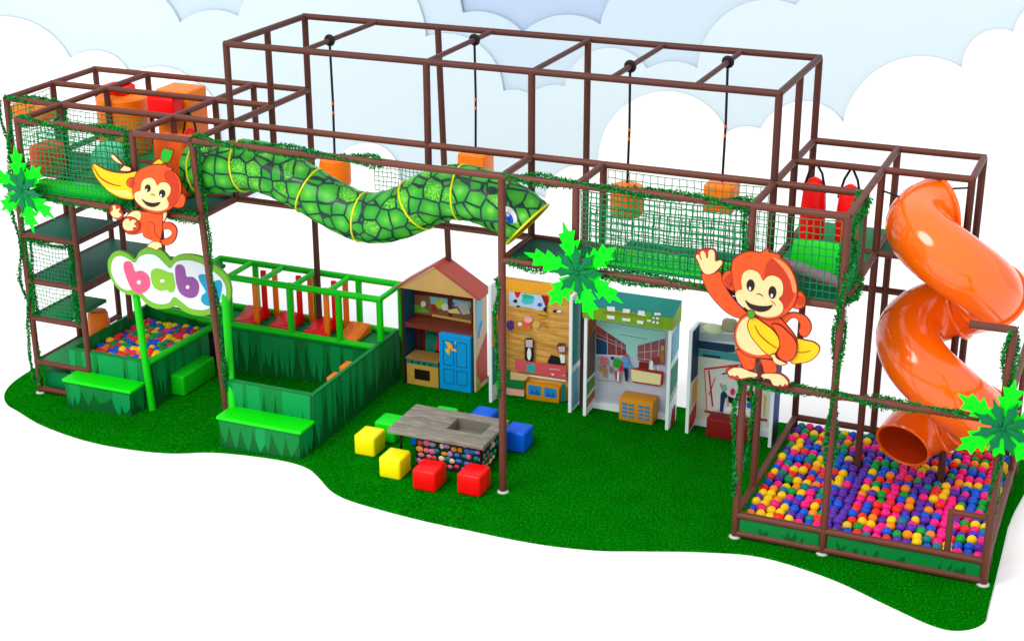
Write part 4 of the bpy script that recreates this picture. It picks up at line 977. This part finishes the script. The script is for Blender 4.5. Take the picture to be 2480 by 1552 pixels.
mb.build('side_panel', [CREAM, C('brick_red', (178, 66, 48)), C('sky_patch', (120, 176, 200)), C('blue_mark', (40, 140, 210)), C('leaf_lime', (150, 170, 50))], hs, smooth=False)
mb = MB(); mb.box((hx0+0.035, hy1-0.03, hz0), (hx1-0.035, hy1, 1.40)); mb.build('back_panel', MAROON, hs, smooth=False)
mb = MB(); mb.box((hx0+0.04, hy0+0.03, 0.78), (hx1-0.04, hy1-0.04, 0.85)); mb.build('shelf', mat('maroon_shelf', (128, 52, 40), 0.4), hs)
xm = -2.30
mb = MB(); mb.slab([(hx0-0.04, hy0, 1.40), (hx1+0.04, hy0, 1.40), (xm, hy0, 1.80)], (0, -1, 0), 0.03); mb.build('gable', TAN, hs, smooth=False)
for (xa, xb) in ((hx0-0.07, xm), (xm, hx1+0.07)):
    za, zb_ = (1.385, 1.81) if xa < xm-0.1 else (1.81, 1.385)
    mb = MB(); th = 0.03; vs = []
    for y in (hy0-0.03, hy1+0.02): vs += [(xa, y, za), (xb, y, zb_), (xb, y, zb_+th), (xa, y, za+th)]
    mb.add(vs, [(0,1,2,3), (7,6,5,4), (3,2,6,7), (1,0,4,5), (0,3,7,4), (2,1,5,6)]); mb.build('roof_panel', ROOF, hs, smooth=False)
zh = zoomer(960, 620, 0.23143, 'Y', hy1-0.032)
mural(hs, 'mural', zh, [(C('mural_brown', (120, 84, 50)), [(190,400),(785,470),(790,680),(190,600)]), (C('mural_sky', (130, 180, 190)), [(350,420),(780,480),(780,540),(360,500)]), (C('mural_green', (96, 160, 40)), [(190,500),(260,520),(360,590),(190,585)]),
    (C('mural_lime', (170, 196, 40)), ellipse(460,500,50,50,12)), (C('mural_white', (214, 214, 200)), ellipse(285,500,28,32,12)), (C('mural_white', (1,1,1)), ellipse(515,530,42,38,12)), (C('mural_blue', (30, 80, 180)), ellipse(575,500,36,26,12)), (C('mural_red', (160, 36, 30)), [(365,500),(400,510),(440,590),(380,580)]),
    (C('mural_grey', (170, 180, 176)), [(640,510),(690,480),(760,490),(780,600),(700,610)]), (C('mural_cream', (222, 200, 130)), [(540,560),(640,540),(680,600),(560,590)]), (C('mural_ochre', (196, 150, 90)), [(380,600),(790,670),(790,700),(380,625)]),
    (C('jade', (16, 120, 96)), [(315,750),(440,770),(420,1000),(312,990)]), (C('jade_dark', (8, 70, 62)), [(320,800),(330,780),(435,800),(430,830)]), (C('bright_red', (206, 26, 26)), [(445,760),(500,770),(490,990),(420,980)]), (C('jade_dark', (1,1,1)), [(240,700),(250,700),(250,980),(240,975)])])
ov = thing('toy_oven', 'cardboard coloured toy oven with black window inside the house', 'toy oven')
ox0, ox1, oy0, oy1, oz0, oz1 = -2.79, -2.27, 1.93, 2.24, -0.11, 0.31
mb = MB(); mb.box((ox0, oy0, oz0), (ox1, oy1, oz1-0.08), 0); mb.build('body', mat('oven_ochre', (214, 168, 70), 0.55), ov, smooth=False)
mb = MB(); mb.box((ox0, oy0-0.008, oz1-0.08), (ox1, oy1, oz1-0.01)); strip = mb.build('control_strip', mat('oven_teal', (24, 132, 118), 0.5, 0.4, 24), ov, smooth=False)
mb = MB(); mb.box((ox0-0.01, oy0-0.015, oz1-0.01), (ox1+0.01, oy1, oz1+0.012)); mb.build('hob', WOOD if False else mat('hob_tan', (176, 130, 66), 0.6, 0.2, 20), ov, smooth=False)
mb = MB(); mb.box((ox0+0.13, oy0-0.01, oz0+0.10), (ox1-0.14, oy0+0.002, oz0+0.26)); mb.build('window', mat('oven_black', (34, 26, 22), 0.3), ov, smooth=False)
for i in range(4):
    mb = MB(); c = (ox0+0.1+i*0.1, oy0-0.016, oz1-0.045); mb.sphere(c, (0.018, 0.01, 0.018), 10, 6); mb.build('knob', mat('oven_black', (1,1,1)), strip)
fr = thing('toy_fridge', 'bright blue toy fridge with panelled doors inside the house', 'toy fridge')
fx0, fx1, fy0, fy1, fz0, fz1 = -2.235, -1.73, 1.90, 2.24, -0.09, 0.80
FB = mat('fridge_blue', (0, 152, 224), 0.4, 0.05, k=0.95); FBD = mat('fridge_line', (6, 96, 160), 0.4)
mb = MB(); mb.rbox(((fx0+fx1)/2, (fy0+fy1)/2, (fz0+fz1)/2), (fx1-fx0, fy1-fy0, fz1-fz0), 0.008, seg=1); mb.build('body', FB, fr, smooth=False)
for xa, xb in ((fx0+0.07, fx0+0.24), (fx0+0.28, fx0+0.45)):
    mb = MB()
    for za, zb_ in ((0.02, 0.25), (0.31, 0.70)):
        for (a, b, c, d) in ((xa, xb, za, za+0.008), (xa, xb, zb_-0.008, zb_), (xa, xa+0.008, za+0.008, zb_-0.008), (xb-0.008, xb, za+0.008, zb_-0.008)):
            mb.box((a, fy0-0.005, c), (b, fy0+0.002, d))
    mb.build('door_panel', FBD, fr, smooth=False)
zf = zoomer(960, 620, 0.23143, 'Y', fy0)
mural(fr, 'sticker', zf, [(C('sticker_orange', (250, 176, 30)), [(508,888),(560,905),(590,945),(585,965),(628,975),(632,998),(590,990),(565,960),(555,1035),(520,1000),(515,970),(545,960),(530,920)]), (C('sticker_orange', (1,1,1)), ellipse(622,905,9,12,8))], 0.008)

# -- wooden stall
W3 = mat('white_edge_board', (232, 243, 248), 0.5, 0.03, k=0.95)
def stall(name, label, x0, x1, yf, yb, h, back_m, side_in, side_out, bands_in=(), bands_out=()):
    t = thing(name, label, 'play stall', 'printed role play stalls')
    for s_, x in ((0, x0), (1, x1-0.045)):
        mb = MB(); mb.box((x, yf, 0.0 if x > 0 else gz(x)), (x+0.045, yb, h), 0)
        if s_ == 0: sideprint(mb, x+0.045, yf+0.03, yb-0.03, bands_in, 1)
        else: sideprint(mb, x+0.045, yf+0.03, yb-0.01, bands_out, 1)
        mb.build('side_panel', [W3]+(side_in if s_ == 0 else side_out), t, smooth=False)
    mb = MB(); mb.box((x0+0.045, yb-0.03, 0.0 if x0 > 0 else gz(x0)), (x1-0.045, yb, h)); mb.build('back_panel', back_m, t, smooth=False)
    return t
def oak_mat():
    m = bpy.data.materials.new('printed_oak_boards'); m.use_nodes = True; nt = m.node_tree; b = nt.nodes['Principled BSDF']
    tc = nt.nodes.new('ShaderNodeTexCoord'); mp = nt.nodes.new('ShaderNodeMapping'); mp.inputs['Scale'].default_value = (1.2, 8, 11)
    nt.links.new(tc.outputs['Object'], mp.inputs[0])
    nz = nt.nodes.new('ShaderNodeTexNoise'); nz.inputs['Scale'].default_value = 1.6; nz.inputs['Detail'].default_value = 6; nz.inputs['Distortion'].default_value = 1.2
    nt.links.new(mp.outputs[0], nz.inputs['Vector'])
    r = nt.nodes.new('ShaderNodeValToRGB'); e = r.color_ramp.elements
    e[0].position = 0.32; e[0].color = (*lin((186, 124, 44), 0.95), 1); e[1].position = 0.62; e[1].color = (*lin((232, 178, 84), 0.95), 1)
    nt.links.new(nz.outputs['Fac'], r.inputs[0]); nt.links.new(r.outputs[0], b.inputs['Base Color']); b.inputs['Roughness'].default_value = 0.5
    return m
OAK = oak_mat()
blue_b, teal_b, or_b = C('side_blue', (40, 120, 180)), C('side_teal', (30, 140, 140)), C('side_orange', (230, 140, 40))
s2 = stall('market_stall', 'wood print role play stall with animal drawings and bunting', -1.33, -0.055, 1.66, 2.08, 1.76, OAK, [teal_b, or_b], [blue_b, teal_b, C('side_sky', (120,180,200))],
           [(1, [(0,0.2),(1,0.2),(1,0.8),(0,0.8)]), (2, [(0,0.8),(1,0.8),(1,1.3),(0,1.3)])], [(2, [(0,0.7),(1,0.7),(1,1.5),(0,1.7)]), (3, [(0,0.05),(1,0.05),(1,0.6),(0,0.6)]), (1, [(0.3,0.3),(1,0.3),(1,0.5),(0.3,0.6)])])
z2 = zoomer(1190, 660, 0.23143, 'Y', 2.048)
pinkc, inkc = C('stall_pink', (208, 84, 92)), C('stall_ink', (28, 28, 30))
wht = C('stall_white', (232, 236, 240))
mural(s2, 'mural', z2, [(C('band_amber', (238, 166, 40)), [(150,72),(790,140),(790,250),(150,190)]), (C('bunting_sky', (186, 214, 240)), [(185,195),(520,235),(560,330),(560,390),(500,395),(420,370),(320,355),(185,345)]),
    (C('bunting_red', (206, 26, 40)), [(240,198),(312,204),(290,255),(262,262)]), (C('bunting_teal', (70, 190, 206)), [(330,260),(400,230),(460,270),(430,325),(350,330),(315,300)]), (C('bunting_green', (40, 180, 120)), [(320,235),(350,220),(440,240),(450,262),(340,270)]),
    (C('bunting_maroon', (150, 20, 30)), [(525,238),(598,246),(590,345),(570,345)]), (inkc, ellipse(255,295,22,18,10)), (inkc, ellipse(285,350,20,10,10)), (C('bunting_blue', (40, 90, 200)), ellipse(510,332,22,20,10)), (inkc, [(545,375),(590,345),(585,400),(560,405)]), (inkc, ellipse(675,400,26,14,10)), (wht, ellipse(715,400,26,14,10)),
    (C('fig_purple', (80, 50, 140)), ellipse(208,545,42,52,14)), (C('fig_ochre', (200, 130, 40)), [(245,515),(350,490),(420,560),(430,600),(340,590),(250,585)]), (C('fig_coral', (244, 90, 70)), ellipse(380,535,42,40,12)), (C('fig_pinkpale', (240, 180, 180)), ellipse(395,485,44,32,12)), (wht, ellipse(310,530,24,20,10)),
    (C('fig_gold', (214, 160, 30)), ellipse(540,430,50,34,12)), (inkc, [(500,425),(580,440),(575,448),(500,434)]), (C('fig_sand', (220, 176, 90)), [(440,520),(480,490),(530,520),(500,570),(460,565)]), (C('fig_tan', (190, 120, 50)), [(530,510),(560,515),(608,572),(590,575),(545,535)]),
    (inkc, [(362,690),(380,672),(440,672),(458,700),(455,910),(400,925),(362,900)]), (C('face_mauve', (206, 180, 190)), [(372,690),(445,690),(445,770),(375,765)]), (wht, ellipse(410,838,22,66,14)),
    (inkc, [(604,910),(640,845),(720,870),(800,950),(700,945),(606,938)]), (C('fig_brown', (110, 60, 44)), [(702,740),(725,718),(792,730),(792,830),(710,820)]), (C('face_mauve', (1,1,1)), [(715,760),(785,755),(785,815),(720,815)]), (wht, [(728,840),(785,850),(785,930),(745,930)]),
    (pinkc, [(265,880),(340,905),(480,920),(800,960),(800,1100),(265,1005)]), (C('mitt_teal', (30, 170, 170)), [(385,955),(470,935),(476,1010),(450,1030),(385,1010)]), (wht, [(640,1035),(680,1042),(660,1060)]), (wht, line((625,988),(735,998),4)), (wht, line((760,1055),(790,1058),5)),
    (wht, [(150,1010),(800,1105),(800,1120),(150,1022)]), (C('base_green', (16, 120, 50)), [(150,980),(220,1000),(220,1095),(365,1110),(365,1195),(150,1170)]), (C('base_tan', (214, 180, 130)), [(222,1015),(420,1048),(370,1110),(222,1095)]), (C('base_pink', (220, 170, 150)), [(160,1180),(365,1205),(365,1275),(160,1250)]), (C('base_teal', (20, 110, 100)), [(760,1140),(800,1146),(800,1330),(750,1320)])])

# -- shop stall with canopy
s3 = stall('market_stall', 'white edged shop scene stall with lime and teal canopy', 0.135, 1.40, 1.63, 2.0, 1.55, C('lilac_grey', (182, 188, 206)), [C('tile_brown', (112, 96, 92)), C('tile_green', (90, 150, 50)), C('tile_rust', (170, 90, 50))], [C('side_green', (20, 130, 100)), C('side_pale', (190, 190, 170)), C('side_sky', (120, 180, 200)), C('side_maroon', (140, 24, 24))],
           [(1, [(0,0.55),(1,0.55),(1,1.25),(0,1.15)]), (3, [(0,1.16),(1,1.27),(1,1.5),(0,1.42)]), (2, [(0,0.30),(1,0.34),(1,0.5),(0,0.5)]), (3, [(0,0.12),(1,0.16),(1,0.28),(0,0.24)])],
           [(1, [(0,0.5),(1,0.6),(1,0.95),(0,0.9)]), (2, [(0,0.38),(1,0.5),(1,0.58),(0,0.48)]), (3, [(0,1.0),(1,1.1),(1,1.5),(0,1.4)]), (4, [(0.2,0.0),(0.85,0.0),(0.8,0.28),(0.4,0.25)])])
mb = MB(); yc0, yc1 = 1.60, 2.0
vs = [(0.12, yc0, 1.50), (1.42, yc0, 1.50), (1.42, yc0, 1.68), (0.12, yc0, 1.68), (0.12, yc1, 1.50), (1.42, yc1, 1.50), (1.42, yc1, 1.80), (0.12, yc1, 1.80)]
mb.add(vs, [(0,1,2,3), (1,5,6,2), (4,0,3,7), (5,4,7,6), (4,5,1,0)], 0); mb.add(vs, [(3,2,6,7)], 1)
LIMEC = C('canopy_lime', (120, 162, 24)); cn = mb.build('canopy', [LIMEC, C('canopy_teal', (14, 128, 118))], s3, smooth=False)
z3c = zoomer(1380, 690, 0.24476, 'Y', yc0)
mural(s3, 'canopy_print', z3c, [(C('canopy_olive', (130, 130, 20)), [(330,255),(750,300),(750,322),(330,280)])]+[(wht, q) for q in ([(368,212),(445,215),(450,262),(375,255)], [(528,232),(600,240),(590,278),(525,272)], [(680,250),(740,258),(752,308),(672,295)], [(838,272),(900,275),(902,296),(840,295)], [(370,296),(448,305),(445,340),(372,328)], [(522,322),(605,330),(600,358),(524,350)], [(668,342),(735,352),(730,386),(672,376)], [(770,335),(808,340),(806,362),(768,356)], [(822,314),(845,316),(842,330),(822,328)], [(860,314),(888,316),(886,336),(860,332)], [(822,350),(848,352),(846,374),(820,370)], [(862,354),(888,356),(886,380),(862,376)])]+[(C('canopy_green', (80, 176, 30)), ellipse(785,285,34,26,12))], 0.003)
z3 = zoomer(1380, 690, 0.24476, 'Y', 1.968)
mar, mauve, pnk = C('shelf_maroon', (122, 62, 66)), C('shelf_rose', (142, 80, 88)), C('shelf_line', (206, 176, 184))
lay = [(C('ceil_teal', (150, 208, 202)), [(262,300),(945,380),(945,530),(675,600),(660,720),(560,700),(555,590),(262,395)]), (C('ceil_line', (96, 140, 140)), line((490,487),(765,535),8)), (C('ceil_line', (1,1,1)), line((300,355),(940,460),5)), (mar, [(262,395),(555,590),(558,690),(262,685)]), (C('corner_rust', (176, 66, 28)), [(265,395),(322,432),(318,492),(265,462)]), (C('blue_box', (18, 66, 112)), [(264,522),(375,570),(375,676),(262,680)])]
lay += [(pnk, line((262,515),(556,630),5)), (pnk, line((370,470),(375,690),6)), (pnk, line((460,535),(462,690),5)), (pnk, line((515,570),(515,690),4)), (pnk, line((262,470),(556,610),3)), (C('box_red', (160, 34, 38)), [(470,630),(515,640),(515,690),(470,690)]), (C('box_red', (1,1,1)), [(525,650),(555,660),(555,700),(525,690)]), (wht, line((258,686),(560,706),9))]
lay += [(mauve, [(676,600),(942,528),(942,790),(676,740)])]+[(pnk, line((676,664),(942,640),5)), (pnk, line((745,580),(745,745),5)), (pnk, line((808,562),(808,755),6)), (pnk, line((890,542),(880,700),6)), (pnk, line((676,720),(800,735),5))]
lay += [(C('box_brown', (120, 60, 50)), [(815,715),(895,712),(895,775),(850,790)]), (C('gold_patch', (206, 150, 60)), ellipse(922,615,20,26,10)), (C('rust_patch', (170, 100, 50)), [(895,650),(940,650),(938,760),(900,745)]), (C('till_red', (118, 18, 20)), [(690,752),(782,762),(782,828),(690,812)]), (wht, [(800,740),(825,745),(850,835),(790,830)]), (mar, line((830,770),(835,835),6)), (wht, line((880,790),(885,840),5)), (C('till_trim', (156, 30, 26)), [(612,818),(690,808),(935,852),(915,876)]), (C('counter_cream', (228, 222, 164)), [(615,826),(912,876),(900,985),(622,945)]), (C('till_trim', (1,1,1)), [(912,872),(938,852),(930,965),(905,992)]), (C('till_trim', (1,1,1)), [(622,940),(900,982),(900,995),(622,952)])]
lay += [(C('shirt_blue', (70, 136, 214)), [(532,700),(582,702),(598,760),(592,815),(530,802)]), (C('check_pale', (150, 190, 235)), line((545,705),(548,805),4)), (C('check_pale', (1,1,1)), line((568,705),(572,810),4)), (C('check_pale', (1,1,1)), line((534,740),(592,748),4)), (C('sleeve_sky', (80, 160, 205)), [(592,760),(625,790),(610,815),(588,805)]), (C('legs_navy', (26, 30, 66)), [(545,812),(585,815),(588,890),(578,942),(558,942)]), (C('head_brown', (156, 84, 46)), ellipse(567,685,17,16,10)), (C('skirt_red', (212, 22, 44)), [(520,745),(545,835),(495,845),(500,780)]), (C('coat_green', (26, 156, 44)), [(436,745),(462,715),(515,730),(518,785),(475,812),(440,792)]), (C('legs_red', (170, 30, 34)), [(458,840),(478,840),(475,930),(462,925)]), (wht, [(480,850),(500,845),(498,940),(480,930)]), (C('legs_red', (1,1,1)), [(500,845),(512,845),(508,948),(500,944)]), (C('ink_dark', (40, 30, 34)), ellipse(432,712,18,16,10)), (C('trolley_mauve', (150, 96, 112)), ellipse(418,825,16,38,12)), (C('basket_pink', (190, 100, 110)), [(310,708),(380,712),(385,770),(320,790)]), (C('deer_tan', (168, 120, 60)), [(300,800),(330,790),(372,805),(365,905),(350,905),(352,850),(345,910),(338,850),(310,840)]), (C('ink_dark', (1,1,1)), line((280,925),(420,940),3)), (C('ink_dark', (1,1,1)), line((420,930),(520,956),3))]
mural(s3, 'mural', z3, lay, 0.003, 0.0011)
mb = MB(); mb.box((0.18, 1.93, 0.0), (1.355, 1.968, 0.10)); mb.build('plinth', W3, s3, smooth=False)

# -- workshop stall
s4 = stall('market_stall', 'white edged workshop scene stall half hidden behind right monkey', 1.645, 2.86, 1.63, 2.0, 1.53, C('ivory', (214, 220, 206)), [C('navy', (22, 58, 92)), C('red_patch', (206, 44, 26)), C('yellow_patch', (226, 170, 60))], [C('side_navy', (36, 70, 150)), C('side_ink', (16, 34, 52))],
           [(1, [(0,0.75),(1,0.75),(1,1.5),(0,1.5)]), (2, [(0,0.02),(1,0.08),(1,0.36),(0,0.24)]), (3, [(0.3,0.36),(1,0.4),(1,0.72),(0.3,0.7)])], [(1, [(0.02,0.3),(0.98,0.3),(0.98,1.5),(0.02,1.5)]), (2, [(0.02,0.02),(0.98,0.02),(0.98,0.3),(0.02,0.3)])])
z4 = zoomer(1650, 760, 0.23148, 'Y', 1.968)
tl = C('wall_teal', (60, 150, 160)); redl = C('easel_red', (206, 24, 36)); navy2 = C('navy', (22,58,92))
mural(s4, 'mural', z4, [(C('panel_grey', (160, 178, 186)), [(150,190),(900,240),(900,300),(150,280)]), (navy2, [(170,275),(560,325),(560,400),(478,402),(170,358)]), (tl, [(170,365),(480,405),(900,430),(900,560),(600,500),(410,470),(170,440)]), (navy2, line((225,430),(412,455),26)), (C('easel_white', (216, 222, 220)), [(245,575),(760,520),(800,1050),(265,1000)]), (redl, line((240,578),(610,532),18)), (redl, line((245,575),(270,1000),8)), (redl, line((290,590),(330,965),18)), (redl, line((358,660),(290,850),10)), (C('easel_base', (170, 28, 28)), [(245,1000),(430,1040),(900,1095),(900,1120),(430,1060),(245,1022)]),
    (C('man_navy', (20, 54, 96)), [(415,830),(440,800),(470,820),(490,860),(460,880),(435,1025),(405,1015)]), (C('man_head', (110, 190, 160)), ellipse(452,770,30,36,12)), (C('man_cap', (232, 120, 40)), [(410,715),(432,740),(420,770),(412,750)]), (inkc, line((430,625),(475,615),14)), (C('girl_pink', (214, 44, 90)), ellipse(540,810,24,36,12)), (inkc, [(490,850),(560,880),(560,940),(500,920)]), (C('skin_pale', (226, 170, 140)), [(475,870),(492,875),(495,960),(480,960)]), (C('boy_red', (170, 24, 40)), ellipse(725,825,38,42,12)), (inkc, [(690,865),(760,870),(755,920),(690,905)]), (C('boy_blue', (44, 100, 200)), [(690,930),(730,895),(790,915),(790,1000),(690,1000)]), (wht, [(430,1045),(820,1100),(820,1000),(620,960),(480,965)]), (C('gold_side', (226, 170, 60)), [(865,840),(885,850),(870,1070),(860,1070)])], 0.003, 0.0011)
mb = MB(); mb.box((1.69, 1.93, 0.0), (2.815, 1.968, 0.10)); mb.build('plinth', W3, s4, smooth=False)
mb = MB(); mb.rbox((2.25, 1.76, 0.14), (0.62, 0.26, 0.28), 0.02); mb.build('counter_base', C('deep_red', (128, 16, 16)), s4)
tp = at(1728, 790, 'Y', 1.8)
mb = MB(); mb.sphere((tp.x, 1.8, 1.53), (0.15, 0.1, 0.075), 16, 8); mb.rbox((tp.x+0.22, 1.8, 1.62), (0.2, 0.14, 0.18), 0.05, 1); mb.build('topper', [C('pale_sage', (190, 210, 170)), C('hill_print', (150, 150, 120))], s4)

# -- crates before the stalls
CR = mat('amber_crate', (232, 156, 22), 0.45, 0.06, 4); CB = mat('crate_blue_print', (40, 150, 220), 0.4, 0.25, 30)
def crate(label, x0, x1, y0, y1, h, kind):
    t = thing('toy_crate', label, 'toy crate', 'amber toy crates before the stalls')
    mb = MB(); mb.rbox(((x0+x1)/2, (y0+y1)/2, h/2+gz(x0)), (x1-x0, y1-y0, h), 0.012, seg=2); mb.build('body', CR, t)
    w_ = x1-x0
    for (a, b) in ((0.07, 0.46), (0.56, 0.93)):
        mb = MB()
        if kind == 0:
            mb.box((x0+w_*a, y0-0.006, h*0.2), (x0+w_*b, y0+0.002, h*0.8), 0)
            mb.slab([(x0+w_*(a+0.05), y0-0.0075, h*0.25), (x0+w_*(a+0.12), y0-0.0075, h*0.55), (x0+w_*(a+0.2), y0-0.0075, h*0.3), (x0+w_*(a+0.27), y0-0.0075, h*0.6), (x0+w_*(b-0.03), y0-0.0075, h*0.25)], (0,-1,0), 0.001, 1)
        else:
            rg = random.Random(3)
            for r_ in range(4):
                for c_ in range(2):
                    xa = x0+w_*(a+(b-a)*(c_*0.5+0.04)); xb = x0+w_*(a+(b-a)*(c_*0.5+0.46)); z_ = h*(0.17+0.175*r_)
                    mb.slab([(xa, y0-0.006, z_+0.004), (xb, y0-0.006, z_), (xb-0.004, y0-0.006, z_+h*0.115), (xa+0.006, y0-0.006, z_+h*0.1)], (0,-1,0), 0.006, 0)
        mb.build('print', [CB, C('print_deepblue', (20, 90, 190))], t, smooth=False)
crate('amber toy crate with two blue pictures before the wood print stall', -0.86, -0.345, 1.93, 2.2, 0.25, 0)
crate('larger amber toy crate with rows of blue marks before shop stall', 0.652, 1.15, 1.69, 1.965, 0.345, 1)
